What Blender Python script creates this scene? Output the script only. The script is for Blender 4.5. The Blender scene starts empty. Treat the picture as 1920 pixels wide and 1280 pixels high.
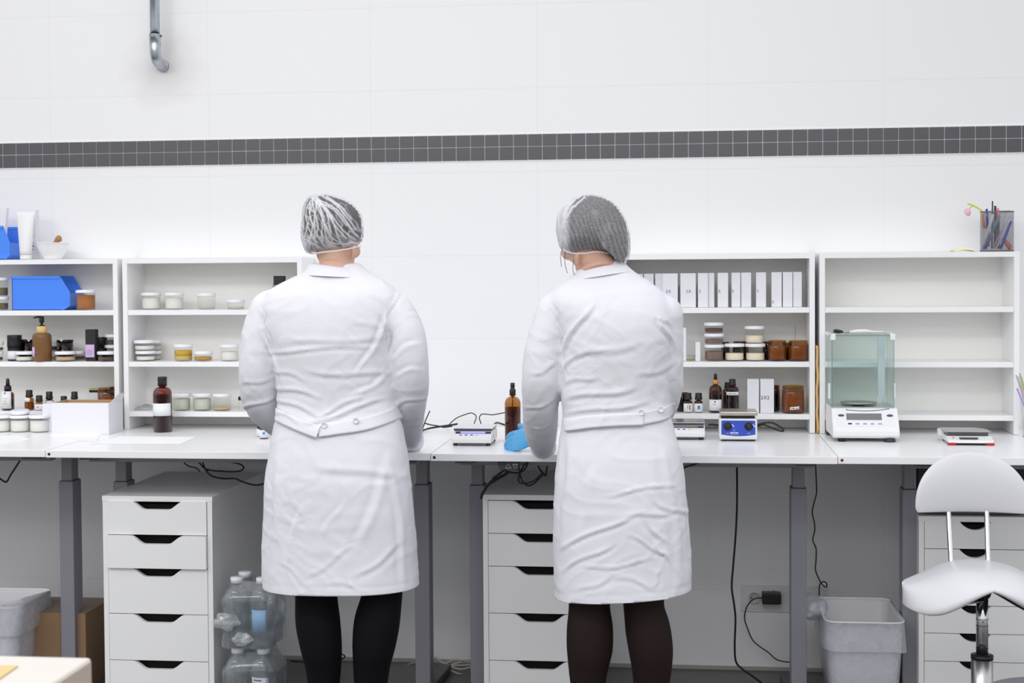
import bpy, bmesh, math, random
from mathutils import Vector, Matrix, noise
from mathutils.bvhtree import BVHTree
SC = bpy.context.scene; COL = SC.collection
random.seed(7)
# ---------------- camera ----------------
F_PX, YAW, PITCH, ROLL, AXIS_Y, CAM_Z = 2744.0, 0.1143, 0.0291, -0.0067, 593.0, 1.399
_F = Vector((-math.sin(YAW)*math.cos(PITCH), math.cos(YAW)*math.cos(PITCH), -math.sin(PITCH)))
_R0 = Vector((math.cos(YAW), math.sin(YAW), 0)); _U0 = _R0.cross(_F)
_R = math.cos(ROLL)*_R0 + math.sin(ROLL)*_U0; _U = -math.sin(ROLL)*_R0 + math.cos(ROLL)*_U0
cam_d = bpy.data.cameras.new('camera'); cam = bpy.data.objects.new('camera', cam_d); COL.objects.link(cam)
m = Matrix((_R, _U, -_F)).transposed().to_4x4(); m.translation = Vector((0, 0, CAM_Z)); cam.matrix_world = m
cam_d.sensor_width = 36.0; cam_d.sensor_fit = 'HORIZONTAL'; cam_d.lens = F_PX/1920*36.0
cam_d.shift_y = (AXIS_Y-640)/1920; cam_d.clip_start = 0.05
cam_d.dof.use_dof = True; cam_d.dof.focus_distance = 4.5; cam_d.dof.aperture_fstop = 5.6
SC.camera = cam
def P(px, py, Y=None, Z=None):
    """photo pixel -> world point on the plane y=Y or z=Z (measuring aid)"""
    d = _F + _R*((px-960)/F_PX) + _U*((AXIS_Y-py)/F_PX)
    t = (Y/d.y) if Y is not None else (Z-CAM_Z)/d.z
    return Vector((0, 0, CAM_Z)) + d*t
def scale_at(X, Y, Z=1.0):
    return F_PX/(Vector((X, Y, Z-CAM_Z)).dot(_F))
# ---------------- world, lights, exposure ----------------
SC.view_settings.view_transform = 'Standard'; SC.view_settings.look = 'None'
SC.view_settings.gamma = 1.0; SC.view_settings.use_curve_mapping = False
SC.view_settings.exposure = 0.12
SC.cycles.use_denoising = True
SC.cycles.max_bounces = 10; SC.cycles.transparent_max_bounces = 24
W = bpy.data.worlds.new('world'); SC.world = W; W.use_nodes = True
_nt = W.node_tree; _bg = _nt.nodes['Background']; _bg.inputs[1].default_value = 1.0
_tc = _nt.nodes.new('ShaderNodeTexCoord'); _sp = _nt.nodes.new('ShaderNodeSeparateXYZ'); _cr = _nt.nodes.new('ShaderNodeValToRGB')
_nt.links.new(_tc.outputs['Generated'], _sp.inputs[0]); _nt.links.new(_sp.outputs['Z'], _cr.inputs[0]); _nt.links.new(_cr.outputs[0], _bg.inputs[0])
_cr.color_ramp.elements[0].position = 0.0; _cr.color_ramp.elements[0].color = (0.40, 0.405, 0.415, 1)   # far end of the hall
_cr.color_ramp.elements[1].position = 1.0; _cr.color_ramp.elements[1].color = (1.02, 1.03, 1.08, 1)      # white ceiling
_e = _cr.color_ramp.elements.new(0.40); _e.color = (0.90, 0.91, 0.94, 1)
_e = _cr.color_ramp.elements.new(0.12); _e.color = (0.82, 0.83, 0.85, 1)
def area(name, loc, size, power, col=(1, 1, 1), aim=None):
    l = bpy.data.lights.new(name, 'AREA'); l.shape = 'RECTANGLE'; l.size, l.size_y = size; l.energy = power; l.color = col
    o = bpy.data.objects.new(name, l); COL.objects.link(o); o.location = loc
    if aim is not None:
        o.rotation_euler = (Vector(aim)-Vector(loc)).to_track_quat('-Z', 'Y').to_euler()
    return o
area('ceiling_light_front', (-1.6, 1.5, 3.1), (5.0, 0.22), 38, (1.0, 0.985, 0.98), aim=(-0.9, 4.6, 0.9))
area('ceiling_light_rear', (-1.2, -0.8, 3.1), (6.5, 0.5), 22, (0.97, 0.98, 1.0), aim=(-0.8, 4.6, 0.9))
# ---------------- materials ----------------
def lin(c):
    if isinstance(c, (int, float)): c = (c, c, c)
    r = []
    for v in c[:3]:
        v /= 255.0
        r.append(v/12.92 if v <= 0.04045 else ((v+0.055)/1.055)**2.4)
    return (*r, 1.0)
MATS = {}
def mat(name, col, rough=0.5, metal=0.0, spec=0.5, bump=0.0, bscale=60.0, emit=None, vary=0.0, coat=0.0, sheen=0.0):
    if name in MATS: return MATS[name]
    m = bpy.data.materials.new(name); m.use_nodes = True; nt = m.node_tree; b = nt.nodes['Principled BSDF']
    b.inputs['Base Color'].default_value = lin(col); b.inputs['Roughness'].default_value = rough
    b.inputs['Metallic'].default_value = metal; b.inputs['Specular IOR Level'].default_value = spec
    b.inputs['Coat Weight'].default_value = coat; b.inputs['Sheen Weight'].default_value = sheen
    if emit:
        b.inputs['Emission Color'].default_value = lin(emit[0]); b.inputs['Emission Strength'].default_value = emit[1]
    tc = nt.nodes.new('ShaderNodeTexCoord'); n = nt.nodes.new('ShaderNodeTexNoise'); n.inputs['Scale'].default_value = bscale
    n.inputs['Detail'].default_value = 4; nt.links.new(tc.outputs['Object'], n.inputs['Vector'])
    if bump:
        bp = nt.nodes.new('ShaderNodeBump'); bp.inputs['Strength'].default_value = bump; bp.inputs['Distance'].default_value = 0.002
        nt.links.new(n.outputs['Fac'], bp.inputs['Height']); nt.links.new(bp.outputs['Normal'], b.inputs['Normal'])
    mr = nt.nodes.new('ShaderNodeMapRange'); mr.inputs['To Min'].default_value = 1-max(vary, .02); mr.inputs['To Max'].default_value = 1.0
    mx = nt.nodes.new('ShaderNodeVectorMath'); mx.operation = 'SCALE'; mx.inputs[0].default_value = lin(col)[:3]
    nt.links.new(n.outputs['Fac'], mr.inputs['Value']); nt.links.new(mr.outputs[0], mx.inputs['Scale']); nt.links.new(mx.outputs[0], b.inputs['Base Color'])
    MATS[name] = m; return m
def glass(name, col, gloss=0.12, rough=0.03, haze=0.0, hazecol=(255, 255, 255), hvar=.4):
    """thin clear or tinted sheet: tinted see-through plus a fresnel reflection and optional milky haze"""
    if name in MATS: return MATS[name]
    m = bpy.data.materials.new(name); m.use_nodes = True; nt = m.node_tree; nt.nodes.clear()
    out = nt.nodes.new('ShaderNodeOutputMaterial'); tr = nt.nodes.new('ShaderNodeBsdfTransparent'); gl = nt.nodes.new('ShaderNodeBsdfGlossy')
    tr.inputs[0].default_value = lin(col); gl.inputs['Roughness'].default_value = rough
    lw = nt.nodes.new('ShaderNodeLayerWeight'); lw.inputs[0].default_value = 0.35
    mr = nt.nodes.new('ShaderNodeMapRange'); mr.inputs['To Min'].default_value = gloss*0.2; mr.inputs['To Max'].default_value = min(1, gloss*4)
    mx = nt.nodes.new('ShaderNodeMixShader')
    nt.links.new(lw.outputs['Facing'], mr.inputs['Value']); nt.links.new(mr.outputs[0], mx.inputs[0])
    last = tr
    if haze:
        df = nt.nodes.new('ShaderNodeBsdfDiffuse'); df.inputs[0].default_value = lin(hazecol); m2 = nt.nodes.new('ShaderNodeMixShader')
        nz = nt.nodes.new('ShaderNodeTexNoise'); nz.inputs['Scale'].default_value = 22; nz.inputs['Detail'].default_value = 3; nz.inputs['Distortion'].default_value = 1.5
        tc = nt.nodes.new('ShaderNodeTexCoord'); nt.links.new(tc.outputs['Object'], nz.inputs['Vector'])
        r2 = nt.nodes.new('ShaderNodeMapRange'); r2.inputs['From Min'].default_value = .3; r2.inputs['From Max'].default_value = .7
        r2.inputs['To Min'].default_value = haze*(1-hvar); r2.inputs['To Max'].default_value = min(1, haze*(1+hvar))
        nt.links.new(nz.outputs['Fac'], r2.inputs['Value']); nt.links.new(r2.outputs[0], m2.inputs[0])
        nt.links.new(tr.outputs[0], m2.inputs[1]); nt.links.new(df.outputs[0], m2.inputs[2]); last = m2
    nt.links.new(last.outputs[0], mx.inputs[1]); nt.links.new(gl.outputs[0], mx.inputs[2]); nt.links.new(mx.outputs[0], out.inputs[0])
    MATS[name] = m; return m
WHITE = mat('white_melamine', (248, 248, 248), .35, coat=.15)
WHITE_TOP = mat('white_desk_laminate', (251, 251, 252), .25, spec=.35)
PLAST = mat('white_plastic', (240, 240, 240), .35)
OFFW = mat('off_white_plastic', (226, 226, 224), .4)
PAPER = mat('white_paper', (240, 240, 243), .8)
CARTON = mat('white_carton', (234, 234, 239), .7)
BLACK = mat('black_plastic', (24, 24, 26), .4)
CABLE = mat('black_cable', (18, 18, 20), .45)
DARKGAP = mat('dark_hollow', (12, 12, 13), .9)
LEGGREY = mat('grey_powder_coat', (146, 146, 154), .45, metal=.2, bump=.15, bscale=900)
STEEL = mat('brushed_steel', (190, 190, 190), .28, metal=1.0)
CHROME = mat('chrome', (225, 225, 230), .12, metal=1.0)
GALV = mat('galvanized_steel', (198, 205, 212), .3, metal=1.0, vary=.25, bscale=40)
DKSTEEL = mat('dark_steel', (95, 95, 98), .35, metal=.8)
GLASS = glass('clear_glass', (251, 251, 249), .06)
BGLASS = glass('pale_green_glass', (246, 250, 249), .05)
AMBER = glass('amber_glass', (212, 170, 86), .10)
DAMBER = glass('dark_amber_glass', (160, 106, 74), .12)
RAMBER = glass('red_amber_glass', (186, 70, 54), .12)
LIDW = mat('white_lid', (244, 244, 250), .3)
BLUEBIN = mat('blue_plastic', (76, 142, 252), .35)
KRAFT = mat('kraft_board', (196, 160, 118), .85, vary=.1)
BROWNBOX = mat('brown_cardboard', (150, 120, 92), .9, vary=.1, bscale=20)
INK = mat('dark_ink', (40, 38, 60), .7)
INKGREY = mat('grey_ink', (110, 110, 118), .7)
PURPLEINK = mat('purple_ink', (88, 70, 150), .7)
# ---------------- mesh helpers ----------------
class MB:
    def __init__(s): s.v = []; s.f = []; s.sm = []
    def add(s, vs, fs, smooth=False):
        o = len(s.v); s.v += [tuple(v) for v in vs]; s.f += [tuple(i+o for i in f) for f in fs]; s.sm += [smooth]*len(fs); return s
    def box(s, x0, x1, y0, y1, z0, z1, taper=0.0, M=None):
        t = taper
        vs = [(x0+t, y0+t, z0), (x1-t, y0+t, z0), (x1-t, y1-t, z0), (x0+t, y1-t, z0), (x0, y0, z1), (x1, y0, z1), (x1, y1, z1), (x0, y1, z1)]
        if M: vs = [M @ Vector(v) for v in vs]
        return s.add(vs, [(0, 3, 2, 1), (4, 5, 6, 7), (0, 1, 5, 4), (1, 2, 6, 5), (2, 3, 7, 6), (3, 0, 4, 7)])
    def lathe(s, prof, c=(0, 0), seg=32, cap=True, rx=1.0, ry=1.0, z0=0.0, M=None, smooth=True):
        vs = []; fs = []; n = len(prof)
        for r, z in prof:
            for k in range(seg):
                a = 2*math.pi*k/seg; vs.append((c[0]+r*rx*math.cos(a), c[1]+r*ry*math.sin(a), z+z0))
        for i in range(n-1):
            for k in range(seg):
                a = i*seg+k; b = i*seg+(k+1) % seg; fs.append((a, b, b+seg, a+seg))
        if cap:
            fs.append(tuple(range(seg-1, -1, -1))); fs.append(tuple((n-1)*seg+k for k in range(seg)))
        if M: vs = [M @ Vector(v) for v in vs]
        return s.add(vs, fs, smooth)
    def prism(s, pts, y0, y1, plane='xz', M=None):
        n = len(pts)
        def q(p, d): return {'xz': (p[0], d, p[1]), 'xy': (p[0], p[1], d), 'yz': (d, p[0], p[1])}[plane]
        vs = [q(p, y0) for p in pts]+[q(p, y1) for p in pts]
        if M: vs = [M @ Vector(v) for v in vs]
        fs = [tuple(range(n)), tuple(range(2*n-1, n-1, -1))]+[(i, i+n, (i+1) % n+n, (i+1) % n) for i in range(n)]
        return s.add(vs, fs)
    def tube(s, pts, r, seg=10, rz=None, cap=True):
        pts = [Vector(p) for p in pts]; n = len(pts); rr = r if isinstance(r, (list, tuple)) else [r]*n
        vs = []; fs = []; up = None
        for i, p in enumerate(pts):
            t = (pts[min(i+1, n-1)]-pts[max(i-1, 0)]).normalized()
            if up is None:
                ref = Vector((0, 1, 0)) if abs(t.y) < .9 else Vector((0, 0, 1)); a = t.cross(ref).normalized()
            else:
                a = (up - t*up.dot(t)).normalized()
            up = a; b = t.cross(a)
            ra, rb = rr[i] if isinstance(rr[i], (tuple, list)) else (rr[i], rr[i])
            for k in range(seg):
                g = 2*math.pi*k/seg; vs.append(p + a*(ra*math.cos(g)) + b*(rb*math.sin(g)))
        for i in range(n-1):
            for k in range(seg):
                q = i*seg+k; w = i*seg+(k+1) % seg; fs.append((q, w, w+seg, q+seg))
        if cap: fs.append(tuple(range(seg-1, -1, -1))); fs.append(tuple((n-1)*seg+k for k in range(seg)))
        return s.add(vs, fs, True)
    def ellipsoid(s, c, r, rot=None, nu=24, nv=14):
        vs = []; fs = []
        R = rot if rot else Matrix.Identity(3)
        for j in range(1, nv):
            for k in range(nu):
                th = math.pi*j/nv; a = 2*math.pi*k/nu
                vs.append(Vector(c)+R @ Vector((r[0]*math.sin(th)*math.cos(a), r[1]*math.sin(th)*math.sin(a), r[2]*math.cos(th))))
        t = len(vs); vs.append(Vector(c)+R @ Vector((0, 0, r[2]))); vs.append(Vector(c)+R @ Vector((0, 0, -r[2])))
        for j in range(nv-2):
            for k in range(nu):
                a = j*nu+k; b = j*nu+(k+1) % nu; fs.append((a, a+nu, b+nu, b))
        for k in range(nu):
            fs.append((t, k, (k+1) % nu)); fs.append((t+1, (nv-2)*nu+(k+1) % nu, (nv-2)*nu+k))
        return s.add(vs, fs, True)
    def mesh(s, name, m=None, fix=True):
        me = bpy.data.meshes.new(name); me.from_pydata([tuple(v) for v in s.v], [], s.f)
        me.polygons.foreach_set('use_smooth', s.sm)
        if fix:
            bm = bmesh.new(); bm.from_mesh(me); bmesh.ops.recalc_face_normals(bm, faces=bm.faces); bm.to_mesh(me); bm.free()
        if m: me.materials.append(m)
        me.update(); return me
    def build(s, name, m, parent=None, bevel=0.0, seg=2, label=None, loc=None):
        o = bpy.data.objects.new(name, s.mesh(name, m)); COL.objects.link(o)
        if parent: o.parent = parent
        if loc is not None: o.location = loc
        if bevel:
            b = o.modifiers.new('bevel', 'BEVEL'); b.width = bevel; b.segments = seg; b.limit_method = 'ANGLE'; b.angle_limit = math.radians(40)
            b.harden_normals = False
        if label: o['label'] = label
        return o
def tag(o, label, cat, group=None, kind=None):
    o['label'] = label; o['category'] = cat
    if group: o['group'] = group
    if kind: o['kind'] = kind
    return o
def thing(name, label, cat, loc=(0, 0, 0), rz=0.0, group=None):
    o = bpy.data.objects.new(name, None); COL.objects.link(o); o.location = loc; o.rotation_euler = (0, 0, rz); o.empty_display_size = .05
    return tag(o, label, cat, group)
def struct(o): o['kind'] = 'structure'; return o
def text(name, s, size, m, parent, loc, rot=(math.pi/2, 0, 0), ext=0.0002, align='CENTER', sx=1.0):
    c = bpy.data.curves.new(name, 'FONT'); c.body = s; c.size = size; c.extrude = ext; c.align_x = align; c.align_y = 'CENTER'; c.resolution_u = 3
    o = bpy.data.objects.new(name, c); COL.objects.link(o)
    bpy.context.view_layer.update(); dg = bpy.context.evaluated_depsgraph_get()
    me = bpy.data.meshes.new_from_object(o.evaluated_get(dg)); bpy.data.objects.remove(o)
    me.materials.clear(); me.materials.append(m)
    o = bpy.data.objects.new(name, me); COL.objects.link(o); o.parent = parent; o.location = loc; o.rotation_euler = rot; o.scale = (sx, 1, 1)
    return o
def fuse(parts, name, m, voxel=.007, smooth=6, fac=.5):
    """parts: one MB of overlapping closed shapes -> one continuous skin"""
    me = parts.mesh(name+'_raw', m); o = bpy.data.objects.new(name+'_raw', me); COL.objects.link(o)
    r = o.modifiers.new('r', 'REMESH'); r.mode = 'VOXEL'; r.voxel_size = voxel; r.use_smooth_shade = True
    s = o.modifiers.new('s', 'SMOOTH'); s.factor = fac; s.iterations = smooth
    bpy.context.view_layer.update(); dg = bpy.context.evaluated_depsgraph_get()
    out = bpy.data.meshes.new_from_object(o.evaluated_get(dg)); out.name = name
    bpy.data.objects.remove(o); bpy.data.meshes.remove(me)
    if not out.materials: out.materials.append(m)
    return out
def link(name, me, parent=None, label=None):
    o = bpy.data.objects.new(name, me); COL.objects.link(o); o.parent = parent
    if label: o['label'] = label
    return o
def spline(pts, n=8):
    pts = [Vector(p) for p in pts]; out = []
    for i in range(len(pts)-1):
        p0 = pts[max(i-1, 0)]; p1 = pts[i]; p2 = pts[i+1]; p3 = pts[min(i+2, len(pts)-1)]
        for k in range(n):
            t = k/n; out.append(.5*((2*p1)+(-p0+p2)*t+(2*p0-5*p1+4*p2-p3)*t*t+(-p0+3*p1-3*p2+p3)*t**3))
    out.append(pts[-1]); return out
# ---------------- setting ----------------
Y_WALL, Y_DESK, Z_DESK, Y_SHELF = 5.179, 4.3753, 0.8553, 4.9991
def wall_material():
    m = bpy.data.materials.new('white_tiled_wall'); m.use_nodes = True; nt = m.node_tree; b = nt.nodes['Principled BSDF']; L = nt.links.new
    geo = nt.nodes.new('ShaderNodeNewGeometry'); sp = nt.nodes.new('ShaderNodeSeparateXYZ'); L(geo.outputs['Position'], sp.inputs[0])
    cb = nt.nodes.new('ShaderNodeCombineXYZ'); L(sp.outputs['X'], cb.inputs['X']); L(sp.outputs['Z'], cb.inputs['Y'])
    mp = nt.nodes.new('ShaderNodeMapping'); mp.inputs['Location'].default_value = (-0.10, 0.015, 0); L(cb.outputs[0], mp.inputs[0])
    br = nt.nodes.new('ShaderNodeTexBrick'); br.offset = 0; br.inputs['Scale'].default_value = 1.0; br.inputs['Brick Width'].default_value = .6
    br.inputs['Row Height'].default_value = .296; br.inputs['Mortar Size'].default_value = .0016; br.inputs['Mortar Smooth'].default_value = .3
    br.inputs['Color1'].default_value = lin((242, 242, 243)); br.inputs['Color2'].default_value = lin((242, 242, 243)); br.inputs['Mortar'].default_value = lin((235, 235, 237))
    L(mp.outputs[0], br.inputs['Vector'])
    # damp grey stain around the pipe outlet, with its own ragged outline
    c = P(305, 122, Y=Y_WALL)
    ds = nt.nodes.new('ShaderNodeVectorMath'); ds.operation = 'DISTANCE'; ds.inputs[1].default_value = c; 
    nz = nt.nodes.new('ShaderNodeTexNoise'); nz.inputs['Scale'].default_value = 9; nz.inputs['Detail'].default_value = 6; L(geo.outputs['Position'], nz.inputs['Vector'])
    L(geo.outputs['Position'], ds.inputs[0])
    ma = nt.nodes.new('ShaderNodeMath'); ma.operation = 'MULTIPLY_ADD'; ma.inputs[1].default_value = -.16; L(nz.outputs['Fac'], ma.inputs[0]); L(ds.outputs['Value'], ma.inputs[2])
    mr = nt.nodes.new('ShaderNodeMapRange'); mr.inputs['From Min'].default_value = -.05; mr.inputs['From Max'].default_value = .09; mr.inputs['To Min'].default_value = .55; mr.inputs['To Max'].default_value = 0
    L(ma.outputs[0], mr.inputs['Value'])
    mx = nt.nodes.new('ShaderNodeMixRGB'); L(mr.outputs[0], mx.inputs[0]); L(br.outputs['Color'], mx.inputs[1]); mx.inputs[2].default_value = lin((204, 198, 194))
    L(mx.outputs[0], b.inputs['Base Color']); b.inputs['Roughness'].default_value = .38; b.inputs['Specular IOR Level'].default_value = .35
    return m
struct(MB().box(-8.0, 6.0, Y_WALL, Y_WALL+.12, 0, 3.6).build('wall_back', wall_material()))
FLOOR = mat('dark_grey_floor', (90, 90, 88), .35, bump=.1, bscale=30, vary=.15)
struct(MB().box(-8.0, 6.0, -3.0, Y_WALL+.12, -.1, 0).build('floor', FLOOR))
# tile band: white grout strip with two rows of charcoal tiles
CHAR = mat('charcoal_tile', (88, 88, 93), .3, bump=.05, bscale=200, vary=.2)
GROUT = mat('white_grout', (246, 246, 248), .6)
z0 = .5*(P(0, 315.8, Y=Y_WALL).z+P(1915, 284.5, Y=Y_WALL).z); z1 = .5*(P(0, 269.5, Y=Y_WALL).z+P(1915, 235.5, Y=Y_WALL).z)
x_a = P(6.2, 292, Y=Y_WALL).x; x_b = P(1915.3, 258, Y=Y_WALL).x
NT = round((x_b-x_a)/((P(160, 290, Y=Y_WALL).x-P(6, 290, Y=Y_WALL).x)/6.27)); pitch = (x_b-x_a)/73.0
pitch = P(30.9, 292, Y=Y_WALL).x-P(6.2, 292, Y=Y_WALL).x
band = struct(MB().box(-8, 6, Y_WALL-.003, Y_WALL, z0-.004, z1+.004).build('trim_1', GROUT))
ti = MB(); zm = z0+(z1-z0)*.527; g = .0021
nn = round((x_b-x_a)/pitch); pitch = (x_b-x_a)/nn
for k in range(-118, nn+88):
    a = x_a+k*pitch; j = random.uniform(-.0004, .0004)
    for (u, v) in ((z0, zm-g/2), (zm+g/2, z1)):
        ti.box(a+g/2, a+pitch-g/2, Y_WALL-.0052+j, Y_WALL-.002, u, v)
struct(ti.build('trim_2', CHAR, parent=None))
struct(MB().box(-8, 6, Y_WALL-.009, Y_WALL, 0, .012).build('baseboard_back', mat('pale_silicone_joint', (170, 168, 164), .6)))
# ---------------- desks ----------------
def box_beam(mb, x0, x1, y0, y1, z0, z1): mb.box(x0, x1, y0, y1, z0, z1)
JOIN = [P(85, 844, Y=Y_DESK).x, P(807, 851, Y=Y_DESK).x, P(1571, 856, Y=Y_DESK).x]
def desk(x0, x1, legs, label, dz=0.0, screws=True, scol=BLACK):
    zt = Z_DESK+dz
    t = thing('desk', label, 'desk', (x0, Y_DESK, 0), group='white worktop desks along the wall')
    L = x1-x0; g = .0008
    MB().box(g, L-g, 0, Y_WALL-Y_DESK-.004, zt-.022, zt).build('desk_top', WHITE_TOP, t, bevel=.0012)
    if screws:
        MB().lathe([(.0042, 0), (.0045, .0012), (.0012, .0014)], M=Matrix.Translation((.012, .0005, zt-.011)) @ Matrix.Rotation(math.pi/2, 4, 'X'), seg=12).build('edge_screw', scol, t)
    xs = [p-x0 for p in legs]
    for (u, v) in ((.14, .18), (.58, .62)): MB().box(min(xs)-.03, max(xs)+.03, u, v, zt-.052, zt-.023).build('frame_rail', LEGGREY, t, bevel=.001)
    for x in xs:
        lg = MB().box(x-.0185, x+.0185, .33, .385, .70, zt-.036).build('leg', LEGGREY, t, bevel=.002)
        MB().box(x-.0245, x+.0245, .322, .393, .03, .712).build('outer_column', LEGGREY, lg, bevel=.002)
        MB().box(x-.021, x+.021, .326, .389, .712, .7135).build('column_glide', BLACK, lg)
        MB().box(x-.03, x+.03, .06, .68, zt-.036, zt-.0225).build('bracket', DKSTEEL, lg, bevel=.002)
        MB().prism([(.06, .008), (.70, .008), (.70, .022), (.42, .045), (.30, .045), (.06, .022)], x-.035, x+.035, plane='yz').build('foot', mat('dark_grey_powder_coat', (70, 72, 76), .45), lg, bevel=.003)
        for y in (.10, .66): MB().lathe([(.018, 0), (.018, .01)], c=(x, y), seg=16).build('foot_glide', BLACK, lg)
    return t
YL = Y_DESK+.33
def lx(pa, pb, y=1100): return .5*(P(pa, y, Y=YL).x+P(pb, y, Y=YL).x)
desk(JOIN[0]-1.4, JOIN[0], [JOIN[0]-1.25, lx(116, 143, 1200)], 'white desk at the far left under the box of bottles, behind the foreground table', dz=.001, screws=False)
desk(JOIN[0], JOIN[1], [lx(216, 243), lx(778.5, 806)], 'white desk with grey legs behind the person whose hairnet is streaked white')
desk(JOIN[1], JOIN[2], [lx(882.5, 909), lx(1482, 1513)], 'white desk under the blue hotplate and spray bottle, behind the person in brown tights', dz=-.001)
desk(JOIN[2], JOIN[2]+1.4, [lx(1691, 1722), JOIN[2]+1.2], 'white desk at the right carrying the glass-cased balance', scol=mat('rust_brown', (120, 60, 45), .6))
# ---------------- wall shelf units on the desks ----------------
ZT = 1.4444; SW = .652; BT = .0175
ZA = .5*(P(400, 590, Y=Y_SHELF).z+P(1400, 586.5, Y=Y_SHELF).z); ZA_T = ZA+BT
ZB = .5*(P(400, 688, Y=Y_SHELF).z+P(1400, 687.3, Y=Y_SHELF).z); ZB_T = ZB+BT
ZC = .5*(P(400, 782, Y=Y_SHELF).z+P(1400, 785, Y=Y_SHELF).z); ZC_T = ZC+BT
BACKP = mat('shelf_back_panel', (250, 249, 245), .5)
def shelf_unit(x0, label, y=Y_SHELF, w=SW, dep=.176):
    t = thing('shelf_unit', label, 'shelf', (x0, y, Z_DESK+.001), group='white open shelf units on the desks')
    zb = Z_DESK+.001; H = ZT+.0175-zb
    MB().box(0, BT, 0, dep, 0, H).build('side_panel', WHITE, t, bevel=.0006); MB().box(w-BT, w, 0, dep, 0, H).build('side_panel', WHITE, t, bevel=.0006)
    MB().box(BT, w-BT, 0.0005, dep, H-BT, H-.0005).build('top_panel', WHITE, t)
    for z in (ZA, ZB, ZC): MB().box(BT+.0005, w-BT-.0005, .002, dep-.004, z-zb, z-zb+BT).build('shelf', WHITE, t, bevel=.0006)
    MB().box(BT, w-BT, dep-.004, dep-.001, 0, H-BT).build('back_panel', BACKP, t)
    return t
X1R = P(222, 640, Y=Y_SHELF).x
X2L = P(231, 640, Y=Y_SHELF).x
X3R = P(1528, 640, Y=Y_SHELF).x
X4L = P(1537, 640, Y=4.985).x
shelf_unit(X1R-SW, 'white open shelf unit at far left holding the blue bin and brown pump bottle')
shelf_unit(X2L, 'white open shelf unit holding pale jars, left of the person with the streaked hairnet')
shelf_unit(X3R-SW, 'white open shelf unit holding the row of narrow white cartons')
shelf_unit(X4L, 'empty white open shelf unit behind the glass-cased balance', y=4.985, dep=.19, w=.648)
# ---------------- drawer cabinets ----------------
def cabinet(x0, y0, ztop, dep, rows, label, w=.36, notch='flat', pulls=()):
    t = thing('drawer_cabinet', label, 'drawer cabinet', (x0, y0, 0), group='white drawer cabinets under the desks')
    MB().box(-.0015, w+.0015, -.001, dep, ztop-.017, ztop).build('top_panel', WHITE, t, bevel=.001)
    MB().box(0, .016, 0, dep-.003, .012, ztop-.017).box(w-.016, w, 0, dep-.003, .012, ztop-.017).box(.016, w-.016, dep-.02, dep-.01, .02, ztop-.02).box(.016, w-.016, .03, dep-.02, .02, .035).build('carcass', WHITE, t)
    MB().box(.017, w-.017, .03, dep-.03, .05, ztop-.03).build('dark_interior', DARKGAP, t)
    for i in range(len(rows)-1):
        zt, zb = rows[i]-.0012, rows[i+1]+.0012
        pull = pulls[i] if i < len(pulls) else 0
        x_0, x_1 = .0175, w-.0175; c = w/2
        if notch == 'flat':
            hw, hb, d = .087, .037, .0265
            cur = []
            for k in range(9):
                u = k/8; s = u*u*(3-2*u); cur.append((c-hw+(hw-hb)*u, zt-d*s))
            top = [(x_0, zt)]+cur+[(2*c-p[0], p[1]) for p in reversed(cur)]+[(x_1, zt)]
        else:
            hw, d = .048, .026; cur = []
            for k in range(17):
                u = -1+k/8; cur.append((c+hw*u, zt-d*(1-abs(u)**2.2)))
            top = [(x_0, zt)]+cur+[(x_1, zt)]
        d_ = MB().prism(top+[(x_1, zb), (x_0, zb)], -.001-pull, .015-pull).build('drawer', WHITE, t)
        bx = MB().box(.026, w-.026, .015-pull, .03-pull, zb, zt-.04); bx.build('drawer_box', OFFW, d_)
    return t
YC1, YC2 = 4.4727, 4.5841
def zrow(py, px, Y): return P(px, py, Y=Y).z
rows1 = [zrow(y, 300, YC1) for y in (938.5, 1002.5, 1065, 1151, 1238.5)]; rows1.append(rows1[-1]-(rows1[-2]-rows1[-1])); rows1[-1] = max(rows1[-1], .05)
cabinet(-1.8331, YC1, .70, .58, rows1, 'white drawer cabinet beside the packs of bottles, left of the person in black tights', pulls=(.004, .012, 0, 0, 0))
rows2 = [zrow(y, 960, YC2) for y in (938, 1000, 1061.5, 1149.5, 1238)]; rows2.append(max(.05, 2*rows2[-1]-rows2[-2]))
cabinet(-.6236, YC2, .70, .56, rows2, 'white drawer cabinet half hidden behind the person in brown tights')
YC3 = 4.66; c3 = P(1723, 967, Y=YC3); r3 = [zrow(y, 1800, YC3) for y in (977, 1029, 1082, 1135, 1187.5, 1240, 1293, 1346)]
W3 = 2*(P(1829, 967, Y=YC3).x-c3.x)
r3.append(max(.03, 2*r3[-1]-r3[-2]))
cabinet(c3.x, YC3, c3.z, .40, r3, 'white cabinet of shallow drawers with round notches behind the stool', notch='round', w=W3)
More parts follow.
